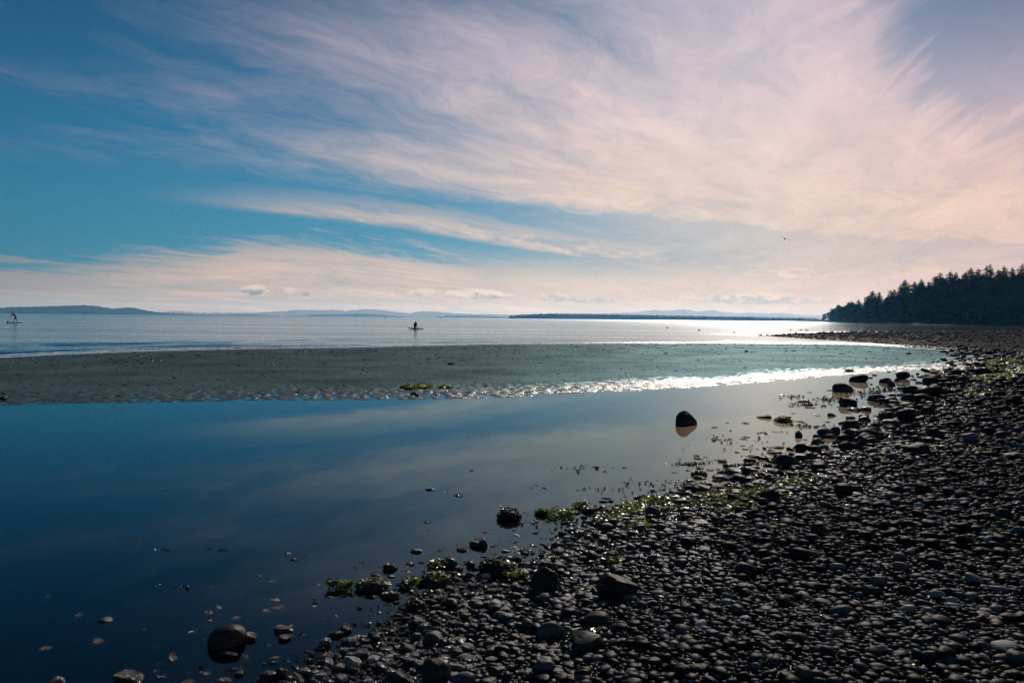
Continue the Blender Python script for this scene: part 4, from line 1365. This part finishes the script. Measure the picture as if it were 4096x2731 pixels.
GREEN = [(2430, 2075, 60, 26, 240), (2520, 2040, 70, 24, 300), (2620, 2010, 60, 20, 260), (2700, 2030, 90, 34, 420), (2820, 2010, 80, 30, 380), (2900, 2060, 60, 28, 220), (2960, 1985, 80, 26, 340), (2930, 2040, 80, 30, 260),
         (3060, 1975, 50, 24, 160), (3170, 1955, 70, 26, 260), (3110, 2010, 60, 18, 120), (3260, 1930, 50, 18, 120), (2240, 2050, 60, 14, 70), (2320, 2020, 30, 8, 40), (2560, 2120, 60, 20, 60), (2060, 2310, 50, 16, 110), (2440, 2270, 40, 10, 50),
         (2330, 2600, 70, 12, 60), (3930, 1490, 50, 14, 200), (4020, 1462, 70, 18, 420), (4070, 1500, 50, 20, 340), (3980, 1528, 90, 16, 380), (3800, 1512, 60, 14, 140), (3900, 1580, 80, 16, 160), (3730, 1620, 50, 14, 90), (3650, 1680, 40, 10, 50),
         (3860, 1620, 60, 14, 90), (1640, 1549, 34, 8, 260), (1690, 1548, 40, 7, 260), (1780, 1551, 30, 4, 60), (1630, 1320, 2, 1, 0), (1750, 2255, 40, 10, 30), (1360, 2340, 60, 8, 40), (1640, 2330, 30, 8, 30)]
yield_pts = []
for g_ in GREEN:
    d0 = at(g_[0], g_[1], 0).xy.length
    mat_of_weed(g_[0], g_[1], g_[2], g_[3], g_[4], 0.034 * max(1.0, (d0 / 7) ** 0.75), V, F)
pts = np.array(yield_pts)
hz_ = np.maximum(ground(pts[:, 0], pts[:, 1]), 0.0)
for (X_, Y_, L), z_ in zip(pts, hz_):
    z_ += 0.05 * max(0.0, min(2.0, (math.hypot(X_, Y_) - 17) / 8)) if z_ > 0.012 else 0
    frond(V, F, np.array([X_, Y_, z_ + wrng.uniform(0.004, 0.045) * (1.0 if math.hypot(X_, Y_) < 12 else 0.5)]), wrng, L * wrng.uniform(0.5, 1.6), L * wrng.uniform(0.14, 0.34), L * (0.20 if math.hypot(X_, Y_) < 12 else 0.10))
put('green_seaweed', mesh_np('green_seaweed', V, F, False, M_WEED), kind='stuff')

# wet scraps of dark weed caught between the stones of the beach
V, F = [], []
bx = prng.choice(n_st, 5200, p=np.where(inside & (r_ < 16), np.clip(weedy + 0.6, 0.05, 2) ** 2, 0) / np.where(inside & (r_ < 16), np.clip(weedy + 0.6, 0.05, 2) ** 2, 0).sum())
for i in bx:
    L = size[i] * wrng.uniform(0.4, 1.3)
    frond(V, F, np.array([x[i] + wrng.normal() * size[i], y[i] + wrng.normal() * size[i], gzs[i] + hgt[i] * wrng.uniform(0.6, 1.5)]), wrng, L, L * 0.22, L * 0.4)
put('weed_scraps', mesh_np('weed_scraps', V, F, False, M_KELP), kind='stuff')

# scraps of dark weed and grit breaking the surface of the pool
V, F = [], []
for (px, py, rx, ry, n_) in [(640, 2195, 50, 5, 9), (880, 2200, 40, 6, 9), (730, 2350, 60, 5, 10), (840, 2560, 30, 4, 5), (2330, 1876, 60, 10, 26), (2780, 1855, 70, 9, 40), (3240, 1620, 70, 9, 60), (3330, 1600, 60, 7, 40), (3250, 1707, 50, 4, 30), (3170, 1700, 50, 4, 20), (3450, 1575, 80, 10, 60), (3560, 1560, 90, 10, 70), (2950, 1925, 60, 8, 50),
                             (2980, 1860, 60, 6, 30), (3600, 1620, 80, 16, 120), (3690, 1590, 60, 14, 100), (3160, 1590, 60, 6, 20), (2900, 1760, 60, 5, 14), (2310, 2110, 90, 40, 60), (2230, 2190, 80, 40, 60), (1640, 2440, 120, 40, 60), (1500, 2600, 160, 60, 90),
                             (1450, 2500, 60, 10, 24), (1330, 2690, 90, 12, 24), (1230, 2640, 60, 8, 14), (2130, 2090, 60, 14, 26), (3000, 1780, 200, 40, 40), (930, 2680, 60, 10, 12), (2440, 1960, 100, 14, 20), (2700, 1940, 200, 24, 60), (3100, 1850, 120, 18, 60)]:
    for _ in range(n_):
        p = at(px + rx * wrng.normal() * 0.6, py + ry * wrng.normal() * 0.6, 0.0)
        L = p.xy.length / FPX * wrng.uniform(5, 16)
        frond(V, F, np.array([p.x, p.y, max(gz(p.x, p.y), 0) + 0.002]), wrng, L, L * 0.3, L * 0.4)
put('floating_weed', mesh_np('floating_weed', V, F, False, M_KELP), kind='stuff')


# ------------------------------------------------------------------ paddlers, boats and birds
def flat_mat(name, col, rough=0.6, spec=0.3):
    m, N = new_mat(name)
    pos = N.n('ShaderNodeNewGeometry').outputs['Position']
    c = N.mix(1.0, col, N.ramp(N.noise(pos, 14.0, 4, 0.6), [(0.3, (0.8, 0.8, 0.8)), (0.7, (1.15, 1.15, 1.15))]), 'MULTIPLY')
    finish(N, N.n('ShaderNodeBsdfPrincipled', {'Base Color': c, 'Roughness': rough, 'Specular IOR Level': spec}).outputs[0])
    return m


M_SKIN = flat_mat('skin', (0.20, 0.11, 0.075), 0.5)
M_HAIR = flat_mat('hair', (0.012, 0.010, 0.010), 0.5)
M_CLOTH = flat_mat('dark_cloth', (0.014, 0.016, 0.022), 0.85, 0.1)
M_SHORT = flat_mat('dark_shorts', (0.020, 0.022, 0.030), 0.85, 0.1)
M_BOARD = flat_mat('board_shell', (0.05, 0.065, 0.075), 0.3)
M_PAD = flat_mat('deck_foam', (0.02, 0.022, 0.024), 0.9, 0.1)
M_SHAFT = flat_mat('paddle_shaft', (0.10, 0.11, 0.12), 0.4)
M_BLADE = flat_mat('paddle_blade', (0.02, 0.02, 0.022), 0.4)
M_WHITE = flat_mat('white_paint', (0.55, 0.55, 0.54), 0.4)
M_NAVY = flat_mat('dark_hull', (0.02, 0.026, 0.035), 0.4)
M_GULL = flat_mat('grey_feathers', (0.16, 0.165, 0.17), 0.8, 0.1)
M_GULLW = flat_mat('white_feathers', (0.62, 0.62, 0.60), 0.8, 0.1)
M_DUCK = flat_mat('dark_feathers', (0.025, 0.024, 0.024), 0.8, 0.1)
M_BEAK = flat_mat('beak', (0.30, 0.18, 0.04), 0.5)


def skin_mesh(name, joints, bones, sub=2, mat=None):
    """one continuous surface grown round a skeleton: joints = {key: (x, y, z, radius)}"""
    keys = list(joints)
    me = bpy.data.meshes.new(name)
    me.from_pydata([joints[k][:3] for k in keys], [(keys.index(a), keys.index(b)) for a, b in bones], [])
    o = bpy.data.objects.new(name, me)
    COL.objects.link(o)
    o.modifiers.new('skin', 'SKIN').use_smooth_shade = True
    for i, k in enumerate(keys):
        sv = me.skin_vertices[0].data[i]
        r_ = joints[k][3]
        sv.radius = r_ if isinstance(r_, tuple) else (r_, r_)
        sv.use_root = (i == 0)
    sd = o.modifiers.new('sub', 'SUBSURF')
    sd.levels = sd.render_levels = sub
    dg = bpy.context.evaluated_depsgraph_get()
    out = bpy.data.meshes.new_from_object(o.evaluated_get(dg))
    bpy.data.objects.remove(o)
    out.name = name
    out.materials.clear()
    if mat:
        out.materials.append(mat)
    out.polygons.foreach_set('use_smooth', np.full(len(out.polygons), True))
    return out


def tube(bm, pts, radii, n=8):
    """closed tapered tube through points"""
    rings = []
    for i, p in enumerate(pts):
        p = Vector(p)
        a = Vector(pts[max(i - 1, 0)])
        b = Vector(pts[min(i + 1, len(pts) - 1)])
        d_ = (b - a).normalized()
        u_ = d_.cross(Vector((0, 0, 1)) if abs(d_.z) < 0.9 else Vector((0, 1, 0))).normalized()
        v_ = d_.cross(u_)
        rings.append([bm.verts.new(p + (u_ * math.cos(2 * math.pi * k / n) + v_ * math.sin(2 * math.pi * k / n)) * radii[i]) for k in range(n)])
    for r0_, r1_ in zip(rings[:-1], rings[1:]):
        for k in range(n):
            bm.faces.new((r0_[k], r0_[(k + 1) % n], r1_[(k + 1) % n], r1_[k]))
    bm.faces.new(rings[0][::-1])
    bm.faces.new(rings[-1])


def ball(bm, c, s, sub=2):
    r_ = bmesh.ops.create_icosphere(bm, subdivisions=sub, radius=1.0)
    for v in r_['verts']:
        v.co = Vector((v.co.x * s[0] + c[0], v.co.y * s[1] + c[1], v.co.z * s[2] + c[2]))


def hand(body, wrist, toward, curl):
    """palm, four fingers of unequal length and a thumb closing on what is held; joined to the body mesh"""
    bm = bmesh.new()
    bm.from_mesh(body)
    w, t_ = Vector(wrist), Vector(toward).normalized()
    c = Vector(curl).normalized()
    s = t_.cross(c).normalized()
    tube(bm, [w - t_ * 0.02, w + t_ * 0.045, w + t_ * 0.085], [0.027, 0.040, 0.036])
    for k, L in enumerate((0.062, 0.074, 0.068, 0.052)):
        b_ = w + t_ * 0.082 + s * (k - 1.5) * 0.019
        tube(bm, [b_, b_ + t_ * L * 0.5 + c * 0.010, b_ + t_ * L * 0.75 + c * 0.034, b_ + t_ * L * 0.5 + c * 0.052], [0.0095, 0.0090, 0.0082, 0.0066], 6)
    b_ = w + t_ * 0.03 - s * 0.034
    tube(bm, [b_, b_ + t_ * 0.03 - s * 0.022 + c * 0.014, b_ + t_ * 0.055 - s * 0.008 + c * 0.036], [0.013, 0.0105, 0.008], 6)
    bm.to_mesh(body)
    bm.free()
    body.polygons.foreach_set('use_smooth', np.full(len(body.polygons), True))


def face_bits(body, head, fwd, up):
    """nose, ears, brow and chin on the skinned head"""
    bm = bmesh.new()
    bm.from_mesh(body)
    h, f, u = Vector(head), Vector(fwd).normalized(), Vector(up).normalized()
    s = f.cross(u).normalized()
    ball(bm, h + f * 0.098 - u * 0.005, (0.016, 0.014, 0.020), 1)
    ball(bm, h + f * 0.085 - u * 0.052, (0.022, 0.022, 0.010), 1)
    for q in (-1, 1):
        ball(bm, h + s * q * 0.078 - u * 0.005, (0.012, 0.018, 0.028), 1)
        ball(bm, h + f * 0.086 + s * q * 0.032 + u * 0.018, (0.012, 0.012, 0.008), 1)
    bm.to_mesh(body)
    bm.free()


def board(name, label, loc, yaw, pitch, length=3.1, width=0.74):
    root = put(name, None, loc=loc, label=label, cat='paddleboard', group='paddleboards on the sea')
    root.rotation_euler = (0, pitch, yaw)
    V, F = [], []
    n_ = 28
    for layer, (zz, k) in enumerate(((-0.06, 0.80), (0.0, 1.0), (0.055, 0.94))):
        for i in range(n_):
            a = 2 * math.pi * i / n_
            cx_, sy_ = math.cos(a), math.sin(a)
            xx = length / 2 * math.copysign(abs(cx_) ** 0.85, cx_)
            yy = width / 2 * math.copysign(abs(sy_) ** 0.9, sy_) * (1 - 0.12 * max(0, -xx / length * 2))
            rock_ = 0.16 * max(0.0, (-xx / (length / 2)) - 0.3) ** 2
            V.append((xx * (0.97 if layer != 1 else 1) * (k if layer == 0 else 1), yy * k, zz + rock_))
    me = bpy.data.meshes.new('hull')
    for l in range(2):
        for i in range(n_):
            F.append((l * n_ + i, l * n_ + (i + 1) % n_, (l + 1) * n_ + (i + 1) % n_, (l + 1) * n_ + i))
    F += [tuple(range(n_))[::-1], tuple(range(2 * n_, 3 * n_))]
    me.from_pydata(V, [], F)
    put('hull', me, M_BOARD, parent=root)
    bm = bmesh.new()
    bmesh.ops.create_cube(bm, size=1.0)
    for v in bm.verts:
        v.co = Vector((v.co.x * length * 0.42 + 0.25, v.co.y * width * 0.72, v.co.z * 0.012 + 0.066))
    bmesh.ops.bevel(bm, geom=bm.edges[:], offset=0.004, segments=1)
    put('deck_pad', mesh_bm('deck_pad', bm), M_PAD, parent=root)
    return root


def garment(name, joints, bones, mat, parent):
    put(name, skin_mesh(name, joints, bones, 1, mat), parent=parent)


# standing paddler at the left edge of the photograph, bent over the paddle
p = at(62, level(62, 1292.5), 0.0)
face = math.atan2(p.x, p.y)
stand = put('person', None, loc=(p.x, p.y, 0.07), label='person standing bent forward on a paddleboard at the far left, pushing a paddle', cat='person')
stand.rotation_euler = (0, 0, -face)
stand.scale = (1.12, 1.12, 1.06)
J = {'pelvis': (0.0, 0, 0.90, (0.155, 0.125)), 'waist': (-0.06, 0, 1.06, (0.145, 0.115)), 'chest': (-0.17, 0, 1.29, (0.175, 0.135)), 'collar': (-0.26, 0, 1.44, (0.12, 0.09)), 'neck': (-0.34, 0, 1.50, 0.058), 'jaw': (-0.41, 0, 1.535, (0.078, 0.072)),
     'head': (-0.455, 0, 1.585, (0.092, 0.085)), 'crown': (-0.475, 0, 1.65, 0.060),
     'sh_l': (-0.25, -0.19, 1.40, 0.062), 'el_l': (-0.43, -0.24, 1.19, 0.046), 'wr_l': (-0.53, -0.14, 1.00, 0.032), 'sh_r': (-0.25, 0.19, 1.40, 0.062), 'el_r': (-0.46, 0.22, 1.30, 0.046), 'wr_r': (-0.50, 0.02, 1.20, 0.032),
     'hip_l': (0.0, -0.10, 0.86, 0.095), 'kn_l': (-0.16, -0.13, 0.48, 0.062), 'an_l': (-0.22, -0.14, 0.09, 0.040), 'toe_l': (-0.38, -0.15, 0.035, 0.036),
     'hip_r': (0.02, 0.10, 0.86, 0.095), 'kn_r': (0.12, 0.13, 0.48, 0.062), 'an_r': (0.25, 0.14, 0.09, 0.040), 'toe_r': (0.10, 0.15, 0.035, 0.036)}
B = [('pelvis', 'waist'), ('waist', 'chest'), ('chest', 'collar'), ('collar', 'neck'), ('neck', 'jaw'), ('jaw', 'head'), ('head', 'crown'), ('collar', 'sh_l'), ('sh_l', 'el_l'), ('el_l', 'wr_l'), ('collar', 'sh_r'), ('sh_r', 'el_r'), ('el_r', 'wr_r'),
     ('pelvis', 'hip_l'), ('hip_l', 'kn_l'), ('kn_l', 'an_l'), ('an_l', 'toe_l'), ('pelvis', 'hip_r'), ('hip_r', 'kn_r'), ('kn_r', 'an_r'), ('an_r', 'toe_r')]
body = skin_mesh('body', J, B, 2, M_SKIN)
hand(body, (-0.53, -0.14, 1.00), (-0.5, 0.35, -0.75), (-0.5, 0.6, 0.3))
hand(body, (-0.50, 0.02, 1.20), (-0.2, -0.8, 0.2), (-0.8, 0.0, -0.3))
face_bits(body, (-0.455, 0, 1.585), (-0.8, 0, -0.6), (-0.6, 0, 0.8))
put('body', body, parent=stand)
garment('shirt', {'z': (-0.005, 0, 0.93, (0.172, 0.146)), 'a': (-0.06, 0, 1.06, (0.172, 0.142)), 'b': (-0.17, 0, 1.29, (0.195, 0.155)), 'c': (-0.255, 0, 1.425, (0.15, 0.12)), 'l': (-0.25, -0.19, 1.40, 0.078), 'l2': (-0.36, -0.222, 1.27, 0.066), 'r': (-0.25, 0.19, 1.40, 0.078), 'r2': (-0.37, 0.21, 1.345, 0.066)},
        [('z', 'a'), ('a', 'b'), ('b', 'c'), ('c', 'l'), ('l', 'l2'), ('c', 'r'), ('r', 'r2')], M_CLOTH, stand)
garment('shorts', {'w': (-0.02, 0, 0.98, (0.17, 0.14)), 'p': (0.0, 0, 0.90, (0.172, 0.142)), 'l': (-0.01, -0.10, 0.82, 0.115), 'l2': (-0.12, -0.125, 0.56, 0.098), 'r': (0.02, 0.10, 0.82, 0.115), 'r2': (0.09, 0.125, 0.56, 0.098)},
        [('w', 'p'), ('p', 'l'), ('l', 'l2'), ('p', 'r'), ('r', 'r2')], M_SHORT, stand)
bm = bmesh.new()
ball(bm, (-0.455, 0, 1.62), (0.085, 0.09, 0.075))
ball(bm, (-0.405, 0, 1.60), (0.06, 0.082, 0.08))
put('hair', mesh_bm('hair', bm, True), M_HAIR, parent=stand)
b1 = board('paddleboard', 'dark paddleboard under the standing paddler at the far left', (p.x, p.y, 0.02), -face + 0.5, 0.0, 2.9)
pad = put('paddle', None, loc=(p.x, p.y, 0.07), label='long thin paddle dipping into the water left of the standing paddler', cat='paddle')
pad.rotation_euler = (0, 0, -face)
pad.scale = (1.12, 1.12, 1.06)
bm = bmesh.new()
tube(bm, [(-0.50, -0.045, 1.28), (-0.98, -0.30, 0.20)], [0.016, 0.016])
put('shaft', mesh_bm('shaft', bm, True), M_SHAFT, parent=pad)
bm = bmesh.new()
tube(bm, [(-0.50, -0.10, 1.285), (-0.50, 0.01, 1.275)], [0.017, 0.017])
put('grip', mesh_bm('grip', bm, True), M_BLADE, parent=pad)
bm = bmesh.new()
tube(bm, [(-0.97, -0.295, 0.22), (-1.02, -0.32, 0.10), (-1.08, -0.35, -0.04), (-1.12, -0.37, -0.14)], [0.03, 0.10, 0.115, 0.07], 10)
for v in bm.verts:
    v.co.y = -0.33 + (v.co.y + 0.33) * 0.25
put('blade', mesh_bm('blade', bm, True), M_BLADE, parent=pad)

# kneeling paddler left of centre
p = at(1661, level(1661, 1312), 0.0)
face = math.atan2(p.x, p.y)
kneel = put('person', None, loc=(p.x, p.y, 0.10), label='person kneeling on a paddleboard out on the calm sea, leaning on one arm', cat='person')
kneel.rotation_euler = (0, 0, -face)
J = {'pelvis': (-0.02, 0.0, 0.24, (0.16, 0.14)), 'waist': (-0.02, -0.06, 0.42, (0.15, 0.12)), 'chest': (0.0, -0.13, 0.62, (0.18, 0.135)), 'collar': (0.03, -0.18, 0.75, (0.12, 0.09)), 'neck': (0.045, -0.215, 0.80, 0.055), 'jaw': (0.055, -0.255, 0.845, (0.076, 0.072)),
     'head': (0.058, -0.265, 0.90, (0.090, 0.086)), 'crown': (0.055, -0.255, 0.965, 0.058),
     'sh_l': (-0.15, -0.16, 0.70, 0.058), 'el_l': (-0.19, -0.26, 0.45, 0.043), 'wr_l': (-0.10, -0.36, 0.24, 0.031), 'sh_r': (0.20, -0.16, 0.70, 0.058), 'el_r': (0.27, -0.16, 0.43, 0.043), 'wr_r': (0.33, -0.18, 0.10, 0.031),
     'hip_l': (-0.11, -0.02, 0.20, 0.095), 'kn_l': (-0.15, -0.36, 0.09, 0.068), 'an_l': (-0.13, 0.10, 0.055, 0.042), 'toe_l': (-0.13, 0.24, 0.045, 0.034), 'hip_r': (0.08, -0.02, 0.20, 0.095), 'kn_r': (0.10, -0.36, 0.09, 0.068), 'an_r': (0.10, 0.10, 0.055, 0.042), 'toe_r': (0.10, 0.24, 0.045, 0.034)}
body = skin_mesh('body', J, B, 2, M_SKIN)
hand(body, (0.33, -0.18, 0.10), (0.15, -0.3, -0.9), (0.2, -0.9, -0.1))
hand(body, (-0.10, -0.36, 0.24), (0.5, -0.3, -0.7), (0.6, -0.4, 0.3))
face_bits(body, (0.058, -0.265, 0.90), (0.1, -0.9, -0.3), (0, -0.3, 0.95))
put('body', body, parent=kneel)
garment('wetsuit', {'p': (-0.02, 0.0, 0.24, (0.18, 0.16)), 'w': (-0.02, -0.06, 0.42, (0.17, 0.14)), 'c': (0.0, -0.13, 0.62, (0.20, 0.155)), 'k': (0.03, -0.175, 0.735, (0.14, 0.11)), 'l': (-0.15, -0.16, 0.70, 0.072), 'l2': (-0.19, -0.26, 0.45, 0.056), 'r': (0.20, -0.16, 0.70, 0.072), 'r2': (0.27, -0.16, 0.43, 0.056),
                    'hl': (-0.11, -0.04, 0.19, 0.112), 'kl': (-0.15, -0.36, 0.095, 0.083), 'hr': (0.08, -0.04, 0.19, 0.112), 'kr': (0.10, -0.36, 0.095, 0.083)},
        [('p', 'w'), ('w', 'c'), ('c', 'k'), ('k', 'l'), ('l', 'l2'), ('k', 'r'), ('r', 'r2'), ('p', 'hl'), ('hl', 'kl'), ('p', 'hr'), ('hr', 'kr')], M_CLOTH, kneel)
bm = bmesh.new()
ball(bm, (0.056, -0.24, 0.93), (0.098, 0.10, 0.085))
ball(bm, (0.05, -0.19, 0.84), (0.095, 0.07, 0.13))
put('hair', mesh_bm('hair', bm, True), M_HAIR, parent=kneel)
board('paddleboard', 'dark paddleboard with its nose lifted, under the kneeling paddler', (p.x + 0.1, p.y, 0.045), -face + 0.72, 0.035)


# boats near the horizon
def boat(px, py, D, L, label, mast, hullmat):
    d_ = ray(px, level(px, py))
    u_ = Vector((d_.x, d_.y)).normalized()
    root = put('motor_boat' if not mast else 'sailing_boat', None, loc=(u_.x * D, u_.y * D, 0), label=label, cat='boat', group='boats near the horizon')
    root.rotation_euler = (0, 0, -math.atan2(u_.x, u_.y) + random.uniform(-0.3, 0.3))
    V, F = [], []
    for i in range(9):
        t_ = i / 8
        w = L * 0.16 * (1 - max(0, t_ - 0.35) ** 2 * 2.3)
        x_ = L * (t_ - 0.5)
        sheer = L * (0.10 + 0.06 * t_ * t_)
        V += [(x_, -w, sheer), (x_, -w * 0.75, -0.3), (x_, w * 0.75, -0.3), (x_, w, sheer)]
    for i in range(8):
        a = i * 4
        F += [(a, a + 4, a + 5, a + 1), (a + 1, a + 5, a + 6, a + 2), (a + 2, a + 6, a + 7, a + 3), (a + 3, a + 7, a + 4, a)]
    F += [(0, 1, 2, 3), (35, 34, 33, 32)]
    me = bpy.data.meshes.new('hull')
    me.from_pydata(V, [], F)
    put('hull', me, hullmat, parent=root)
    bm = bmesh.new()
    bmesh.ops.create_cube(bm, size=1.0)
    for v in bm.verts:
        tp = v.co.z > 0
        v.co = Vector((v.co.x * L * (0.26 if tp else 0.36) - L * 0.06, v.co.y * L * 0.2, L * (0.27 if tp else 0.09)))
    put('cabin', mesh_bm('cabin', bm), M_NAVY, parent=root)
    if mast:
        bm = bmesh.new()
        tube(bm, [(0, 0, L * 0.1), (0, 0, L * 1.25)], [L * 0.012, L * 0.006])
        put('mast', mesh_bm('mast', bm, True), M_WHITE, parent=root)
        me = bpy.data.meshes.new('sail')
        me.from_pydata([(-0.02 * L, 0, 0.2 * L), (-0.02 * L, 0, 1.2 * L), (-0.40 * L, 0.03 * L, 0.22 * L)], [], [(0, 1, 2)])
        put('sail', me, M_WHITE, parent=root)


boat(1541, 1264, 2600, 7.0, 'dark motor boat on the horizon, leftmost of the two before the pale hills', False, M_NAVY)
boat(1764, 1266, 2400, 6.0, 'dark low motor boat on the horizon right of the kneeling paddler', False, M_NAVY)
boat(1644, 1265, 3800, 5.0, 'tiny motor boat on the horizon directly above the kneeling paddler', False, M_NAVY)
boat(1497, 1264, 3600, 5.0, 'tiny sailing boat on the horizon, far left of the boats', True, M_WHITE)


# birds
def bird_parts(root, dark, pose):
    bodym, headm = (M_DUCK, M_DUCK) if dark else (M_GULL, M_GULLW)
    bm = bmesh.new()
    if pose == 'stand':
        tube(bm, [(-0.26, 0, 0.14), (-0.16, 0, 0.17), (0.0, 0, 0.21), (0.12, 0, 0.25), (0.19, 0, 0.29)], [0.012, 0.055, 0.085, 0.075, 0.03], 10)
    else:
        tube(bm, [(-0.28, 0, 0.10), (-0.17, 0, 0.06), (0.0, 0, 0.05), (0.13, 0, 0.07), (0.20, 0, 0.12)], [0.012, 0.06, 0.085, 0.075, 0.03], 10)
    put('body', mesh_bm('body', bm, True), bodym, parent=root)
    z = {'stand': 0.36, 'float': 0.20, 'fly': 0.10}[pose]
    bm = bmesh.new()
    if pose != 'fly':
        tube(bm, [(0.15, 0, z - 0.10), (0.19, 0, z - 0.03)], [0.045, 0.036], 8)
    ball(bm, (0.21 if pose != 'fly' else 0.24, 0, z), (0.052, 0.042, 0.042))
    h = put('head', mesh_bm('head', bm, True), headm, parent=root)
    bm = bmesh.new()
    x0_ = 0.255 if pose != 'fly' else 0.285
    tube(bm, [(x0_, 0, z), (x0_ + 0.065, 0, z - 0.008)], [0.014, 0.004], 6)
    put('beak', mesh_bm('beak', bm, True), M_BEAK, parent=h)
    for s in (-1, 1):
        V, F = [], []
        if pose == 'fly':
            for (dx_, dy_, dz_, c_) in ((0.06, 0.05, 0.07, 0.20), (0.10, 0.28, 0.16, 0.17), (0.04, 0.50, 0.14, 0.12), (-0.08, 0.72, 0.06, 0.03)):
                V += [(dx_, s * dy_, dz_), (dx_ - c_, s * dy_, dz_ - 0.01), (dx_, s * dy_, dz_ - 0.016), (dx_ - c_, s * dy_, dz_ - 0.018)]
        else:
            zb = z - (0.17 if pose == 'stand' else 0.10)
            for (dx_, dy_, dz_, c_) in ((0.10, 0.078, 0.0, 0.05), (0.02, 0.090, 0.01, 0.10), (-0.12, 0.075, 0.0, 0.08), (-0.30, 0.02, -0.005, 0.02)):
                V += [(dx_, s * dy_, zb + dz_ + c_ / 2), (dx_, s * (dy_ + 0.01), zb + dz_ - c_ / 2), (dx_, s * (dy_ - 0.02), zb + dz_ + c_ / 2), (dx_, s * (dy_ - 0.02), zb + dz_ - c_ / 2)]
        for i in range(3):
            a = i * 4
            F += [(a, a + 4, a + 5, a + 1), (a + 2, a + 3, a + 7, a + 6), (a, a + 2, a + 6, a + 4), (a + 1, a + 5, a + 7, a + 3)]
        me = bpy.data.meshes.new('wing')
        me.from_pydata(V, [], F)
        put('wing', me, bodym, parent=root)
    if pose == 'stand':
        for s in (-1, 1):
            bm = bmesh.new()
            tube(bm, [(0.0, s * 0.035, 0.15), (-0.01, s * 0.035, 0.07), (0.0, s * 0.035, 0.0), (0.04, s * 0.035, 0.0)], [0.010, 0.007, 0.007, 0.006], 6)
            put('leg', mesh_bm('leg', bm, True), M_BEAK, parent=root)


d_ = ray(3138, 957)
o = put('seagull', None, loc=Vector((0, 0, CAM_H)) + d_ * 100, label='gull gliding in the pale sky left of the headland, wings spread', cat='bird')
o.rotation_euler = (R(28), R(-6), R(62))
bird_parts(o, True, 'fly')
for (px, py, dark, pose, yaw_, lab) in [
        (2669, 1311, True, 'float', 2.6, 'dark seabird floating far out, leftmost of three below the low island'), (2796, 1322, True, 'float', 0.4, 'dark seabird floating in the middle of three below the low island'),
        (2935, 1332, True, 'float', 1.1, 'dark seabird floating near the tip of the gravel spit, nearest of three'), (93, 1265, True, 'float', 0.2, 'dark seabird floating right of the standing paddler'),
        (182, 1268, False, 'float', 0.6, 'white gull floating right of the standing paddler'), (333, 1269, True, 'float', 0.2, 'dark seabird floating far out below the left hills'),
        (3163, 1325, True, 'stand', 1.4, 'bird standing upright at the far water edge of the gravel spit'), (3204, 1325, True, 'stand', 0.3, 'plump bird beside the far water edge of the spit, second from left'),
        (3227, 1325, True, 'stand', 2.9, 'bird at the far water edge of the spit, third from left')]:
    q_ = at(px, level(px, py) if px < 2600 else py, 0.0)
    z_ = max(0.0, gz(q_.x, q_.y)) if pose == 'stand' else 0.0
    big = 1.0 if q_.y < 130 else min(1.6, q_.y / 130)
    o = put('seabird' if dark else 'seagull', None, loc=(q_.x, q_.y, z_), label=lab, cat='bird', group='birds on the water and the spit')
    o.rotation_euler = (0, 0, yaw_)
    bird_parts(o, dark, pose)

# the thin line of foam where the last wavelets run up the sand
V, F = [], []
frng = np.random.default_rng(8)
for _ in range(5200):
    a = frng.uniform(-36, 30)
    dd_ = abs(frng.normal(0, 0.16)) if frng.random() < 0.75 else 1.6 + frng.normal(0, 0.25)
    off = 0.35 * float(vnoise(np.float64(a * 2.3), np.float64(1.7)))
    r_ = float(ip(SEA_EDGE, a)) + 0.15 + dd_ + off
    q_ = np.array([r_ * math.sin(R(a)), r_ * math.cos(R(a)), 0.0])
    ld, lr = frng.uniform(0.05, 0.22), frng.uniform(0.03, 0.07)
    ta = np.array([math.cos(R(a)), -math.sin(R(a)), 0])
    ra = np.array([math.sin(R(a)), math.cos(R(a)), 0])
    z0_ = max(gz(q_[0], q_[1]) if False else 0.0, 0.0) + 0.016 + frng.uniform(0, 0.008)
    i = len(V)
    for k in range(6):
        an = k * math.pi / 3
        V.append(tuple(q_ + ta * ld * math.cos(an) + ra * lr * math.sin(an) + np.array([0, 0, z0_])))
    V.append(tuple(q_ + np.array([0, 0, z0_ + 0.014])))
    F += [(i + k, i + (k + 1) % 6, i + 6) for k in range(6)]
m_, N_ = new_mat('sea_foam')
finish(N_, N_.n('ShaderNodeBsdfPrincipled', {'Base Color': (0.62, 0.66, 0.68), 'Roughness': 0.35}).outputs[0])
put('foam', mesh_np('foam', V, F, True, m_), kind='stuff')
